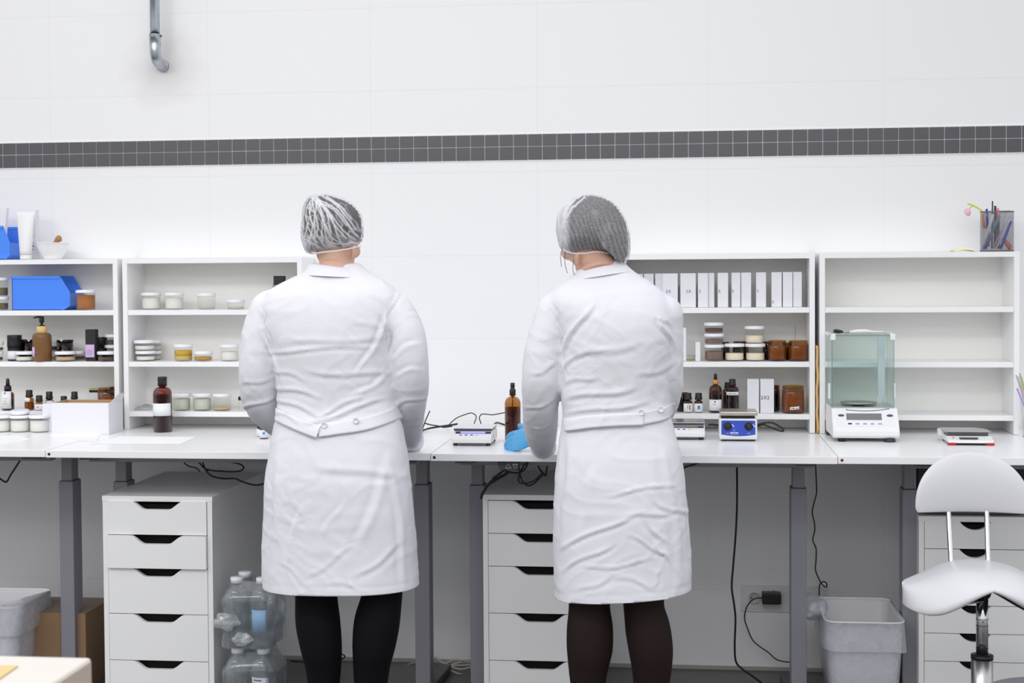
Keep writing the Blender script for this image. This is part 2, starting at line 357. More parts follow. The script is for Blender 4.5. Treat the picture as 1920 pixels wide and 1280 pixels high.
# ---------------- jars, bottles and cartons ----------------
def cxw(x0, x1, Y, z=1.1):
    a = P(x0, 640, Y=Y).x; b = P(x1, 640, Y=Y).x; return (a+b)/2, (b-a)
def zat(px, py, Y): return P(px, py, Y=Y).z
CONT = {
 'cream': mat('cream_balm', (236, 232, 222), .5), 'ivory': mat('ivory_balm', (244, 232, 210), .5), 'white': mat('white_cream', (240, 240, 236), .45),
 'clear': mat('pale_gel', (205, 212, 198), .3), 'grey': mat('pale_grey_balm', (214, 216, 210), .4), 'yellow': mat('yellow_oil', (214, 168, 34), .2), 'mustard': mat('mustard_oil', (198, 150, 40), .25),
 'orange': mat('orange_paste', (184, 112, 48), .5, bump=.3, bscale=60, vary=.25), 'brown': mat('brown_flakes', (112, 88, 72), .8, bump=1.0, bscale=180, vary=.6),
 'tan': mat('tan_powder', (206, 178, 140), .7), 'herb': mat('dried_herb', (132, 120, 84), .8, bump=1.0, bscale=150, vary=.6), 'rose': mat('rose_brown_flakes', (150, 122, 112), .8, bump=1.0, bscale=160, vary=.6),
 'amber': mat('amber_wax', (172, 138, 92), .35), 'darkamber': mat('dark_amber_liquid', (58, 32, 22), .3), 'honey': mat('honey_liquid', (214, 190, 120), .25),
}
def jar(x0, x1, ytop, Y, zb, cont, fill, label, group='pale glass jars', lidm=LIDW, gm=GLASS, lid=True, layer=None, lidh=.011):
    X, w = cxw(x0, x1, Y); r = w/2; h = zat((x0+x1)/2, ytop, Y)-zb
    t = thing('glass_jar', label, 'jar', (X, Y, zb), group=group)
    rb = r*.93; lh = lidh if lid else 0; hb = h-lh+ (.004 if lid else 0)
    MB().lathe([(rb*.9, 0.0005), (rb, .004), (rb, hb-.012), (r*.965, hb-.008), (r*.965, hb)], seg=36, cap=False).build('glass_wall', gm, t)
    MB().lathe([(rb*.9, .0003), (rb*.9, .003)], seg=36).build('glass_base', gm, t)
    if cont:
        zc = .004+(hb-.016)*fill
        c = MB().lathe([(rb*.9, .0035), (rb*.965, .007), (rb*.965, zc)], seg=32).build('contents', CONT[cont], t)
        if layer:
            z2 = zc+(hb-.014-zc)*layer[1]; MB().lathe([(rb*.965, zc+.0003), (rb*.965, z2)], seg=32).build('top_layer', CONT[layer[0]], t)
    if lid:
        MB().lathe([(r, h-lh), (r*1.005, h-lh+.0015), (r*1.005, h-.003), (r*.97, h-.0008), (r*.5, h)], seg=36).build('lid', lidm, t)
        MB().lathe([(r*.985, h-lh-.0025), (r*.985, h-lh)], seg=36, cap=False).build('neck_ring', gm, t)
    return t
ZD = Z_DESK+.0005
eps = .0006
A_, B_, C_ = ZA_T+eps, ZB_T+eps, ZC_T+eps
G2 = 'pale jars on the second shelf unit'
jar(267, 302, 548, 5.07, A_, 'white', .97, 'squat jar of white balm smeared near its lid, leftmost on its shelf', G2)
jar(310, 345, 548, 5.07, A_, 'white', .97, 'jar of white balm second from left on the top inner shelf, beside the smeared one', G2)
jar(371, 405.5, 549, 5.07, A_, 'clear', .12, 'nearly empty clear jar with white lid between white jar and flat jar', G2)
jar(426, 460, 561, 5.07, A_, 'grey', .35, 'flat clear jar with white lid, lowest jar on its shelf', G2)
B2 = 'jars on the middle shelf of the second unit'
h_ = zat(270, 657, 5.05)
jar(254.5, 290.5, 657, 5.05, B_, 'white', .9, 'flat white jar at the front left, under another flat jar', B2)
jar(252, 289.5, 637, 5.05, h_+eps, 'white', .9, 'flat white jar on top of the front stack of two', B2)
h2 = zat(290, 657, 5.115)
jar(272, 302, 657, 5.115, B_, 'grey', .8, 'flat grey-white jar at the bottom of the rear stack', B2)
jar(272, 302, 637, 5.115, h2+eps, 'grey', .8, 'flat grey-white jar on top of the rear stack', B2)
jar(326, 361, 644.5, 5.05, B_, 'honey', .38, 'taller jar with yellow oil over a pale layer', B2, layer=('yellow', .92))
jar(363.5, 398, 657.5, 5.05, B_, 'mustard', .85, 'flat jar of mustard-yellow oil', B2)
jar(412.5, 447.5, 645, 5.05, B_, 'white', .78, 'jar two-thirds full of white cream beside the sleeve', B2)
C2 = 'jars on the lowest shelf of the second unit'
jar(321, 356, 736.5, 5.06, C_, 'clear', .97, 'jar of pale greenish gel just right of the red-brown bottle', C2)
jar(360, 395.5, 736.5, 5.06, C_, 'clear', .97, 'jar of pale greenish gel, middle of the three beside the red-brown bottle', C2)
jar(397.5, 432, 737, 5.06, C_, 'honey', .16, 'clear jar with a thin yellow layer at the bottom', C2)
# desk jars at far left
DJ = 'white cream jars on the left desk'
jar(-20, 18.5, 777, 4.90, ZD, 'white', .97, 'white cream jar cut by the left edge of the photo', DJ)
jar(17, 53.5, 777, 4.90, ZD, 'white', .97, 'white cream jar carrying a tilted loose lid', DJ)
jar(53.5, 91.5, 777, 4.90, ZD, 'white', .97, 'white cream jar nearest the open white carton', DJ)
ll = thing('loose_lid', 'white jar lid with dark underside resting on the middle cream jar', 'lid', (cxw(17, 53, 4.90)[0], 4.90, zat(35, 777, 4.90)+.004))
MB().lathe([(.033, 0), (.033, .010), (.030, .012)], seg=36, M=Matrix.Rotation(.10, 4, 'X')).build('lid_top', LIDW, ll)
MB().lathe([(.031, -.0026), (.031, 0)], seg=36, M=Matrix.Rotation(.10, 4, 'X')).build('dark_seal', mat('dark_plum_residue', (80, 52, 62), .6), ll)
# unit 1 top inner shelf
jar(144.5, 180, 543, 5.045, A_, 'orange', 1.0, 'jar of orange-brown paste with white lid at the end of the blue bin', 'jars on the far-left shelf unit')
jar(-18, 16.5, 555.5, 5.05, A_, 'herb', .8, 'jar of dried herbs at the left edge, bottom of its stack', 'jars on the far-left shelf unit')
jar(-18, 16.5, 520, 5.05, zat(0, 555.5, 5.05)+eps, 'herb', .6, 'jar of dried herbs at the left edge, top of its stack', 'jars on the far-left shelf unit')
U1 = 'jars and tins on the middle shelf of the far-left unit'
jar(29, 65, 658, 5.03, B_, 'cream', .92, 'flat jar of cream balm between the black tin and the pump bottle', U1)
jar(103.5, 141, 658, 5.03, B_, 'tan', .92, 'flat jar of tan powder just right of the pump bottle', U1)
jar(136, 160, 657.5, 5.11, B_, 'brown', .8, 'flat jar of brown powder behind the tan one', U1)
jar(86, 112, 658, 5.12, B_, 'tan', .8, 'flat tan jar standing behind the pump bottle, lower of two', U1)
jar(86, 112, 637, 5.12, zat(99, 658, 5.12)+eps, 'brown', .7, 'flat brown jar stacked behind the pump bottle, upper of two', U1)
jar(183, 218, 658, 5.03, B_, 'brown', .85, 'flat jar of brown flakes at the right end of its shelf, in front', U1)
jar(197, 226, 646, 5.10, B_+0.0, 'brown', .8, 'taller brown jar at the right end of its shelf, lower of the rear stack', U1)
jar(197, 226, 626, 5.10, zat(211, 646, 5.10)+eps, 'brown', .8, 'brown jar at the right end of its shelf, top of the rear stack', U1)
jar(-20, 5, 658, 5.05, B_, 'brown', .7, 'grey-lidded flat jar at the left edge, lower one', U1)
jar(-20, 6, 640, 5.05, zat(-8, 658, 5.05)+eps, 'brown', .7, 'grey-lidded flat jar at the left edge, upper one', U1)
# unit 3
U3 = 'jars on the middle shelf of the carton unit'
jar(1320, 1357.5, 645, 5.06, B_, 'rose', .85, 'jar of rose-brown flakes, bottom of the stack of three', U3)
za = zat(1338, 645, 5.06)+eps; jar(1320, 1357.5, 624.5, 5.06, za, 'rose', .9, 'flat jar of rose-brown flakes, middle of the stack of three', U3)
za = zat(1338, 624.5, 5.06)+eps; jar(1320, 1357, 604, 5.06, za, 'brown', .9, 'flat jar of dark brown flakes, top of the stack of three', U3)
jar(1358, 1396, 643.5, 5.06, B_, 'ivory', .62, 'jar half full of ivory balm between the stacks', U3)
jar(1397, 1435, 643.5, 5.06, B_, 'ivory', .62, 'jar half full of ivory balm, bottom of the stack of two', U3)
jar(1396, 1433.5, 610.5, 5.06, zat(1415, 643.5, 5.06)+eps, 'ivory', .62, 'jar half full of ivory balm, top of the stack of two', U3)
jar(1287, 1303.5, 665.5, 5.05, B_, 'honey', .7, 'tiny jar of yellow liquid between the two white cartons', U3, lid=True, lidm=GLASS, lidh=.004)
AJ = 'open amber glass jars'
def amber_jar(x0, x1, ytop, Y, zb, label, fill=.85, gm=AMBER, cont='amber'):
    X, w = cxw(x0, x1, Y); r = w/2; h = zat((x0+x1)/2, ytop, Y)-zb
    t = thing('amber_jar', label, 'jar', (X, Y, zb), group=AJ)
    MB().lathe([(r*.88, .0005), (r, .005), (r, h*.83), (r*.9, h*.88), (r*.9, h*.9), (r*.95, h*.92), (r*.95, h-.002), (r*.92, h)], seg=36, cap=False).build('glass_wall', gm, t)
    MB().lathe([(r*.88, .0003), (r*.88, .003)], seg=36).build('glass_base', gm, t)
    MB().lathe([(r*.88, .004), (r*.96, .008), (r*.96, h*fill*.9)], seg=32).build('contents', CONT[cont], t)
    return t
amber_jar(1440, 1475, 638, 5.06, B_, 'open amber jar just right of the ivory jars', .82)
amber_jar(1478, 1515, 638, 5.06, B_, 'open amber jar with a thin wooden stick, last on its shelf', .82)
tag(MB().tube([(cxw(1488, 1492, 5.06)[0], 5.07, B_+.05), (cxw(1491, 1493, 5.07)[0], 5.075, zat(1492, 610, 5.075))], .0006, 6).build('stirring_stick', mat('dark_stick', (120, 90, 80), .7)), 'thin stick standing in the last open amber jar', 'stick')
for (a, b, yt, lab) in ((1352, 1368, 641, 'dark lidded jar behind the rose-brown stack'), (1374, 1404, 640, 'dark lidded jar behind the ivory jars'), (1430, 1449, 640, 'dark lidded jar behind the first open amber jar'), (1466, 1486, 642, 'dark jar between the two open amber jars, at the back')):
    amber_jar(a, b, yt, 5.125, B_, lab, .9, DAMBER, 'darkamber')
aj = amber_jar(1466, 1508, 723, 5.05, C_, 'large open amber jar with a white slip of a label on the lowest shelf', .84)
def label_patch(t, r, a0, a1, z0, z1, m=PAPER, name='label', off=.0006, tilt=0.0):
    """curved paper patch on a round body; angles in degrees, -90 faces the room"""
    vs = []; fs = []; n = 12
    for k in range(n+1):
        a = math.radians(a0+(a1-a0)*k/n); dz = tilt*(k/n-.5)
        for (rr, z) in ((r+off, z0+dz), (r+off, z1+dz), (r+off-.0004, z1+dz), (r+off-.0004, z0+dz)):
            vs.append((rr*math.cos(a), rr*math.sin(a), z))
    for k in range(n):
        for q in range(4): fs.append((k*4+q, (k+1)*4+q, (k+1)*4+(q+1) % 4, k*4+(q+1) % 4))
    fs += [(0, 3, 2, 1), (n*4, n*4+1, n*4+2, n*4+3)]
    return MB().add(vs, fs, True).build(name, m, t)
def scribble(t, r, zc, xs, h=.0018, m=INKGREY, off=.0009):
    for (u, v) in xs:
        a0 = math.degrees(math.asin(max(-1, min(1, u/r)))); a1 = math.degrees(math.asin(max(-1, min(1, v/r))))
        label_patch(t, r, -90+a0, -90+a1, zc-h/2, zc+h/2, m, 'print_line', off+.0004)
r_ = cxw(1466, 1508, 5.05)[1]/2
label_patch(aj, r_, -110, -62, .014, .0235, tilt=.003); scribble(aj, r_, .0185, ((-.009, .003), (.007, .013)), .0022, INK)
amber_jar(1440, 1462, 722, 5.11, C_, 'dark amber jar mostly behind the pair of white cartons', .9, DAMBER, 'darkamber')
amber_jar(1266, 1291, 735.5, 5.09, C_, 'dark amber jar beside the sleeve, behind the small dropper bottles', .9, DAMBER, 'darkamber')
amber_jar(183, 222, 727, 5.08, C_, 'amber jar at the right end of the lowest far-left shelf', .7, AMBER, 'amber')
# black lidded tins and boxes on unit 1 middle shelf
def tin(x0, x1, ytop, Y, zb, label, ysplit=None, m=BLACK, lab=None):
    X, w = cxw(x0, x1, Y); r = w/2; h = zat((x0+x1)/2, ytop, Y)-zb
    t = thing('black_jar', label, 'jar', (X, Y, zb), group='black cosmetic jars on the far-left unit')
    zs = h*.5 if ysplit is None else zat((x0+x1)/2, ysplit, Y)-zb
    MB().lathe([(r*.93, .0005), (r*.96, .003), (r*.96, zs)], seg=32).build('jar_body', DAMBER if m is None else m, t)
    if m is None: MB().lathe([(r*.85, .003), (r*.9, .006), (r*.9, zs-.002)], seg=32).build('contents', CONT['darkamber'], t)
    MB().lathe([(r, zs), (r, h-.002), (r*.97, h)], seg=32).build('lid', BLACK, t)
    if lab: label_patch(t, r*.96, lab[0], lab[1], lab[2], lab[3], lab[4] if len(lab) > 4 else PAPER)
    return t
tin(14.5, 40, 628, 5.06, B_, 'black-lidded jar with a white wrap label at the left of its shelf', 650, BLACK, (-178, -25, .006, .036, PAPER))
tin(40, 63, 636, 5.09, B_, 'dark brown jar with black lid and torn white label, left of the pump bottle', 640, None)
tin(107, 136.5, 637, 5.09, B_, 'dark brown jar with black lid and torn white label, right of the pump bottle', 640, None)
tin(175, 200, 632, 5.10, B_, 'black jar behind the tall black box with the lilac label', 650, BLACK)
for (a, b) in ((48, 60), (109, 121)):
    xc = cxw(a, b, 5.06)[0]; z = zat((a+b)/2, 636, 5.06)
    tag(MB().prism([(-.008, .002), (-.003, .0015), (0, -.004), (.004, .0015), (.009, .003), (.003, -.0045), (0, -.009), (-.003, -.0055)], 0, .0008).build('torn_paper_flap', PAPER, loc=(xc, 5.06, z)), 'white torn paper flap at the top of the dark jar %s the pump bottle' % ('left of' if a < 60 else 'right of'), 'paper scrap')
def carton(x0, x1, ytop, Y, zb, label, dep=.035, m=CARTON, group=None, name='carton', rz=0.0, w=None, writing=None, cat='box'):
    X, w_ = cxw(x0, x1, Y); w = w or w_; h = zat((x0+x1)/2, ytop, Y)-zb
    t = thing(name, label, cat, (X, Y+dep/2, zb), rz=rz, group=group)
    MB().box(-w/2, w/2, -dep/2, dep/2, 0, h-.001).build('box_body', m, t, bevel=.0007)
    MB().box(-w/2+.0008, w/2-.0008, -dep/2+.0004, dep/2-.001, h-.001, h).build('tuck_flap', m, t)
    if writing:
        text('handwriting', writing[0], writing[1]*1.3, writing[4] if len(writing) > 4 else PURPLEINK, t, (writing[2], -dep/2-.0004, writing[3]), sx=.9)
    return t, w, h
bx, w, h = carton(160, 178.5, 617.5, 5.035, B_, 'tall black box with a lilac label on the middle shelf', .03, mat('black_card', (34, 33, 36), .6), name='black_box')
MB().box(-w/2+.0005, w/2-.004, -.0156, -.015, h*.12, h*.52).build('label', mat('lilac_label', (214, 186, 226), .6), bx)
for k in range(4): MB().box(-w/2+.004, w/2-.012+.002*(k % 2), -.0160, -.0156, h*.2+k*.005, h*.2+k*.005+.001).build('print_line', PURPLEINK, bx)
G3 = 'narrow white cartons in a row'
cart = [(1180, 1206, 5.08, 0, None, 'white carton at the left end of the row, nearest the hairnet bun'), (1208, 1226, 5.08, 0, None, 'second white carton of the row, half behind the shoulder'),
 (1229, 1243, 5.08, 0, None, 'slim white carton standing left of the wide one marked in purple'), (1243, 1271, 5.045, 0, ('2.K', .011, -.006, .055), 'widest white carton, marked 2.K in purple, behind the shoulder'),
 (1276, 1305, 5.05, 0, ('2.K', .011, .002, .055, INKGREY), 'wide white carton with faint grey writing'), (1309, 1328, 5.05, 0, ('2', .011, -.011, .055), 'white carton with one purple stroke, its left side shaded'),
 (1328.5, 1339.5, 5.06, 0, None, 'thin unmarked white carton pressed against the one with a purple stroke'), (1346, 1365.5, 5.05, 0, ('2.', .011, -.011, .055, INK), 'white carton standing alone with dark writing at its left edge'),
 (1372, 1388.5, 5.05, 0, ('2', .010, -.011, .055, INK), 'left carton of the pair in the middle of the row'), (1390, 1408.5, 5.05, 0, ('.', .012, -.014, .060, INK), 'right carton of the pair in the middle of the row'),
 (1418, 1436.5, 5.05, 0, ('2', .010, -.0115, .056), 'white carton standing alone, third gap from the right'), (1447, 1466, 5.045, 0, ('2.', .010, -.0125, .018, INK), 'white carton with writing near its foot'),
 (1468, 1486, 5.045, 0, None, 'unmarked white carton second from the right end'), (1487, 1503.5, 5.05, 0, ('.', .011, -.006, .06, INK), 'rightmost white carton in the row')]
for (a, b, Y, rz, wr, lab) in cart:
    yt = 513-(a-1200)*.012
    carton(a, b, yt, Y, A_, lab, .04, group=G3, rz=rz, writing=wr)
carton(1262, 1286.5, 614, 5.045, B_, 'tall white carton partly hidden by the sleeve', .04, writing=('~', .01, .008, .05, INKGREY))
carton(1304, 1313, 641, 5.04, B_, 'short thin white carton beside the tiny yellow jar', .03)
carton(1401, 1423, 710.5, 5.04, C_, 'unmarked white carton beside the dark bottles, left of the pair', .04)
carton(1425.5, 1451, 710.5, 5.035, C_, 'white carton marked 2.K2, right of the pair', .04, writing=('2.K2', .013, -.007, .052, INK))
# lowest far-left shelf: mixed box and bottles
def bottle(x0, x1, ytop, ycap, yshd, Y, zb, label, gm=DAMBER, capm=BLACK, cont='darkamber', lab=None, cap='plain', group=None, name='bottle', neck=.45, fill=.8, capw=None):
    X, w = cxw(x0, x1, Y); r = w/2; cx = (x0+x1)/2; h = zat(cx, ytop, Y)-zb; hc = zat(cx, ycap, Y)-zb; hs = zat(cx, yshd, Y)-zb
    t = thing(name, label, 'bottle', (X, Y, zb), group=group); rn = r*neck
    prof = [(r*.9, .0005), (r, .004), (r, hs)]
    for k in range(1, 7):
        u = k/6; prof.append((rn+(r-rn)*math.cos(u*math.pi/2), hs+(hc-hs)*.85*math.sin(u*math.pi/2)))
    prof.append((rn, hc+.002))
    MB().lathe(prof, seg=36).build('bottle_body', gm, t)
    if cont:
        MB().lathe([(r*.85, .003), (r*.94, .006), (r*.94, (hs)*fill)], seg=32).build('contents', CONT[cont], t)
    rc = capw/2*r*2 if capw else rn*1.25
    if cap == 'plain': MB().lathe([(rc, hc), (rc, h-.002), (rc*.94, h)], seg=24).build('cap', capm, t)
    elif cap == 'drop':   # dropper: ring then rubber bulb
        hr = hc+(h-hc)*.42
        MB().lathe([(rc*1.1, hc), (rc*1.0, hr)], seg=24).build('collar', capm, t)
        MB().lathe([(rc*.62, hr), (rc*.55, hr+(h-hr)*.5), (rc*.5, h-.005), (rc*.34, h-.001), (rc*.1, h)], seg=24).build('dropper_bulb', BLACK, t)
    elif cap == 'stout':  # two step tamper cap
        hr = hc+(h-hc)*.38
        MB().lathe([(rc*1.12, hc), (rc*1.12, hr*.99), (rc, hr), (rc, h-.002), (rc*.94, h)], seg=24).build('cap', capm, t)
    elif cap == 'spray':
        hr = hc+(h-hc)*.45
        MB().lathe([(rc*1.15, hc), (rc*1.15, hr), (rc*.8, hr+.003), (rc*.8, h-.012)], seg=24).build('spray_collar', capm, t)
        q = MB().lathe([(rc*.85, h-.012), (rc*.78, h)], seg=24).build('spray_button', capm, t)
        MB().lathe([(.0018, 0), (.0018, .002)], seg=10, M=Matrix.Translation((0, -rc*.8, h-.006)) @ Matrix.Rotation(math.pi/2, 4, 'X')).build('nozzle', DKSTEEL, q)
    if lab:
        l = label_patch(t, r, lab[0], lab[1], h*lab[2], h*lab[3], lab[4] if len(lab) > 4 else PAPER)
    return t, r, h
SB = 'small dark bottles on the lowest far-left shelf'
b, r, h = bottle(2.5, 24, 709, 733, 741, 5.03, C_, 'white-labelled dropper bottle with black bulb at the left edge', cap='drop', lab=(-165, -35, .06, .60), group=SB, capw=.55)
scribble(b, r, h*.55, ((-.004, .002),), .005, INKGREY); scribble(b, r, h*.38, ((-.008, .008),), .001); scribble(b, r, h*.3, ((-.008, .005),), .001); scribble(b, r, h*.22, ((-.008, .006),), .001)
b, r, h = bottle(45, 61.5, 731, 744, 750, 5.04, C_, 'small amber bottle with a narrow white label, tallest of the small ones', gm=AMBER, cont='amber', cap='stout', lab=(-178, -60, .42, .62), group=SB, capw=.7)
b, r, h = bottle(64.5, 79, 741, 753, 757, 5.03, C_, 'shortest small bottle, white label with a blue mark', cap='stout', lab=(-170, -10, .03, .42), group=SB, capw=.78, gm=AMBER, cont='amber')
scribble(b, r, h*.24, ((-.002, .004),), .004, mat('sky_blue_print', (96, 160, 214), .6))
bottle(83, 98.5, 734, 748, 752, 5.07, C_, 'small dark bottle rising behind the open carton at its left end', cap='stout', group=SB, capw=.74, lab=(-170, -10, .03, .5))
bottle(111, 125, 742.5, 754, 759, 5.06, C_, 'small dark bottle lowest behind the open carton', cap='stout', group=SB, capw=.78)
bottle(130.5, 145.5, 734, 748, 752, 5.06, C_, 'small brown bottle behind the middle of the open carton', cap='stout', group=SB, capw=.74)
t, w, h = carton(166, 196, 729, 5.12, C_, 'white box with a black and gold lid behind the amber jar', .03)
MB().box(-w/2-.0004, w/2+.0004, -.0155, .0155, h-.004, h+.0006).build('gold_lid', mat('gold_card', (206, 178, 100), .5), t)
MB().box(-w/2-.0003, w/2+.0003, -.0153, .0153, h-.013, h-.004).build('black_band', BLACK, t)
amber_jar(204, 225, 725, 5.13, C_, 'dark amber jar in the corner behind the other, lowest far-left shelf', .9, DAMBER, 'darkamber')
# right unit lowest shelf bottles
SR = 'bottles on the lowest shelf above the hotplate'
b, r, h = bottle(1281.5, 1298, 736.5, 749, 756, 5.05, C_, 'small bottle with red print on its white label, nearest the sleeve', cap='stout', lab=(-178, -4, .03, .47), group=SR, capw=.78)
scribble(b, r, h*.28, ((.004, .007),), .016, mat('dull_red_print', (150, 70, 70), .6)); scribble(b, r, h*.3, ((-.002, 0),), .012)
b, r, h = bottle(1301.5, 1317.5, 736.5, 749, 756, 5.05, C_, 'small bottle with a blue square on its white label', cap='stout', lab=(-178, -4, .03, .47), group=SR, capw=.78)
scribble(b, r, h*.27, ((-.004, .005),), .012, mat('sky_blue_print', (96, 160, 214), .6)); scribble(b, r, h*.33, ((-.002, .003),), .004, mat('navy_print', (30, 70, 120), .6))
b, r, h = bottle(1329, 1353.5, 700, 719.5, 733, 5.05, C_, 'dropper bottle with an orange wooden collar and white label', cap='drop', capm=mat('orange_wood_collar', (222, 158, 92), .5), lab=(-175, -25, .06, .34), group=SR, neck=.35, capw=.46)
scribble(b, r, h*.29, ((-.005, 0),), .005); scribble(b, r, h*.22, ((-.010, .002),), .001, INK); scribble(b, r, h*.10, ((.004, .008),), .001, INK)
b, r, h = bottle(1361, 1385, 710.5, 723, 731, 5.05, C_, 'dark bottle with a tape strip reading PINK GRAP behind the hotplate', cap='stout', group=SR, capw=.5, lab=(-165, -18, .53, .63))
text('handwriting', 'PINK GRAP', .0052, INK, b, (-.001, -r-.0012, h*.58), sx=.95)
bottle(1354, 1374, 716.5, 727, 735, 5.12, C_, 'dark bottle half hidden behind the one with the tape strip', cap='stout', group=SR, capw=.55)
# vial near sleeve, bag, etc
b, r, h = bottle(445, 455, 743, 750, 753, 5.05, C_, 'clear vial with black cap beside the elbow', gm=GLASS, cont=None, cap='plain', capw=.9, neck=.8, name='vial')
b, r, h = bottle(480, 490, 789, 803, 806, 4.80, ZD, 'small dark bottle with pale label, rear one below the elbow', cap='stout', lab=(-178, -2, .03, .5), group='two small bottles on the desk below the elbow', capw=.8)
b, r, h = bottle(484.5, 501, 790, 800, 807, 4.74, ZD, 'small dark bottle with a blue square on its label, front one below the elbow', cap='stout', lab=(-178, -2, .06, .52), group='two small bottles on the desk below the elbow', capw=.8)
scribble(b, r, h*.34, ((.0, .0075),), .008, mat('sky_blue_print', (96, 160, 214), .6))
# pump bottle
Yp = 5.025; X, w = cxw(62, 95.5, Yp); r = w/2
t = thing('pump_bottle', 'brown plastic pump bottle with black pump, pale wood collar and lilac label', 'bottle', (X, Yp, B_))
hz = lambda y, Y=Yp, px=79: zat(px, y, Y)-B_
hs, hc, hk, ht = hz(631), hz(624), hz(611), hz(593)
MB().lathe([(r*.9, .0005), (r, .005), (r, hs)]+[(r*.55+r*.45*math.cos(k/6*math.pi/2), hs+(hc-hs)*math.sin(k/6*math.pi/2)) for k in range(1, 7)], seg=36).build('bottle_body', mat('brown_plastic', (122, 84, 42), .35, spec=.6), t)
MB().lathe([(r*.52, hc), (r*.55, hc+.001), (r*.55, hk)], seg=32).build('wood_collar', mat('pale_wood', (228, 198, 132), .6, vary=.15), t)
pm = MB().lathe([(r*.34, hk), (r*.34, hk+.003), (r*.14, hk+.004), (r*.14, hk+.012), (r*.26, hk+.013), (r*.26, ht)], seg=24).build('pump_head', BLACK, t)
MB().tube([(0, 0, ht-.003), (-.012, -.002, ht-.002), (-.022, -.004, ht-.003), (-.029, -.005, ht-.006)], [(.004, .003), (.0035, .0025), (.003, .002), (.002, .0015)], 10).build('spout', BLACK, pm)
label_patch(t, r, -178, -115, .018, .052, mat('lilac_label', (214, 186, 226), .6)); scribble(t, r, .024, ((-.014, -.008),), .003, PURPLEINK); scribble(t, r, .044, ((-.0135, -.011),), .003, INKGREY)
# red-brown bottle on desk
b, r, h = bottle(286.5, 320, 706, 723, 739, 4.93, ZD, 'tall red-brown bottle with black cap and blank white label on the desk', gm=RAMBER, cap='plain', lab=(-178, -12, .30, .525), capw=.5, neck=.36, fill=.98)
# spray bottle
b, r, h = bottle(945.5, 975.5, 717.5, 741, 757, 4.72, ZD, 'amber spray bottle with black nozzle beside the blue glove', gm=AMBER, cont=None, cap='spray', capw=.34, neck=.28, name='spray_bottle')
MB().lathe([(r*.84, .004), (r*.92, .008), (r*.92, h*.58)], seg=32).build('contents', glass('amber_liquid', (150, 96, 60), .03), b)
MB().tube([(0, 0, h*.8), (0, 0, h*.4), (.002, 0, .01)], .0018, 8).build('dip_tube', mat('dip_tube_grey', (90, 70, 60), .5), b)
# clear bag with black item on unit 2
X = cxw(513, 534, 5.06)[0]; zt = zat(523, 517, 5.06)
t = thing('black_box', 'small black box inside a clear bag beside the shoulder', 'box', (X, 5.06, A_)); w = cxw(514, 533, 5.06)[1]
MB().box(-w/2, w/2, 0, .03, 0, zt-A_).build('box_body', mat('black_card', (34, 33, 36), .6), t, bevel=.001)
bag = MB(); vs = []; fs = []
for i in range(9):
    for k in range(24):
        a = 2*math.pi*k/24; z = .001+.088*i/8; q = 1+.08*math.sin(3*a+i)+.03*math.sin(7*a-i*2); rr = (.030-.006*(i/8)**2)*q
        vs.append((rr*math.cos(a)*1.05, .015+rr*math.sin(a)*.8, z+.004*math.sin(2*a+i) if i else .0005))
for i in range(8):
    for k in range(24): fs.append((i*24+k, i*24+(k+1) % 24, (i+1)*24+(k+1) % 24, (i+1)*24+k))
CLEARF = glass('clear_film', (242, 244, 244), .10, rough=.12, haze=.16)
tag(bag.add(vs, fs, True).build('plastic_bag', CLEARF, loc=(X, 5.06, A_)), 'crumpled clear bag around the small black box beside the shoulder', 'plastic bag')
X = cxw(255, 285, 5.08)[0]; mb = MB(); vs = []; fs = []
for j in range(10):
    for i in range(14):
        u = i/13-.5; v = j/9-.5; p = Vector((u*.062, v*.07, 0)); z = .012*max(0, 1-(2*u)**2)*max(0, 1-(2*v)**4)+.012*noise.noise(Vector((u*5, v*5, 2)))*max(0, 1-(2*u)**2)+.016*max(0, u+.1)*(1-abs(2*v))
        vs.append((p.x, p.y, max(.0008, z+.0012)))
for j in range(9):
    for i in range(13): a = j*14+i; fs.append((a, a+1, a+15, a+14))
o = mb.add(vs, fs, True).build('plastic_bag', CLEARF, loc=(X, 5.08, C_)); so = o.modifiers.new('s', 'SOLIDIFY'); so.thickness = .0003
tag(o, 'flat crumpled clear bag lying left of the red-brown bottle', 'plastic bag')
# ---------------- blue bins ----------------
def bin_(name, label, X, Y, z, L, Wd, H, rz, open_h=.42):
    t = thing(name, label, 'storage bin', (X, Y, z), rz=rz, group='blue plastic storage bins')
    # open-front stacking bin: local +x is the open front
    th = .0025
    side = [(0, 0), (L*.88, 0), (L, H*.13), (L, H*.52), (L*.835, H), (0, H)]
    for s in (-1, 1): MB().prism(side, s*Wd/2-(th if s > 0 else 0), s*Wd/2+(th if s < 0 else 0)).build('side_wall', BLUEBIN, t, bevel=.0008)
    MB().box(0, th, -Wd/2, Wd/2, 0, H).build('back_wall', BLUEBIN, t)
    MB().box(0, L*.86, -Wd/2, Wd/2, 0, th).build('bin_base', BLUEBIN, t)
    MB().prism([(L*.88, 0), (L, H*.13), (L, H*.50), (L-.003, H*.50), (L-.003, H*.14), (L*.87, th)], -Wd/2+th, Wd/2-th).build('front_lip', BLUEBIN, t)
    for s in (-1, 1): MB().box(-.004, L*.83, s*Wd/2-.004, s*Wd/2+.004, H-.009, H+.001).build('rim', BLUEBIN, t, bevel=.001)
    return t
Xa = P(21, 550, Y=5.03).x; Xb = P(131, 550, Y=5.035).x; zt = zat(80, 518, 5.03)
bin_('storage_bin', 'blue plastic storage bin lying sideways inside the far-left shelf', Xa, 5.095, A_, Xb-Xa, .118, zt-A_, 0)
ztop = ZT+.0185
Xa = P(-45, 460, Y=5.05).x; Xb = P(18, 460, Y=5.03).x; zt = zat(30, 424, 5.05)
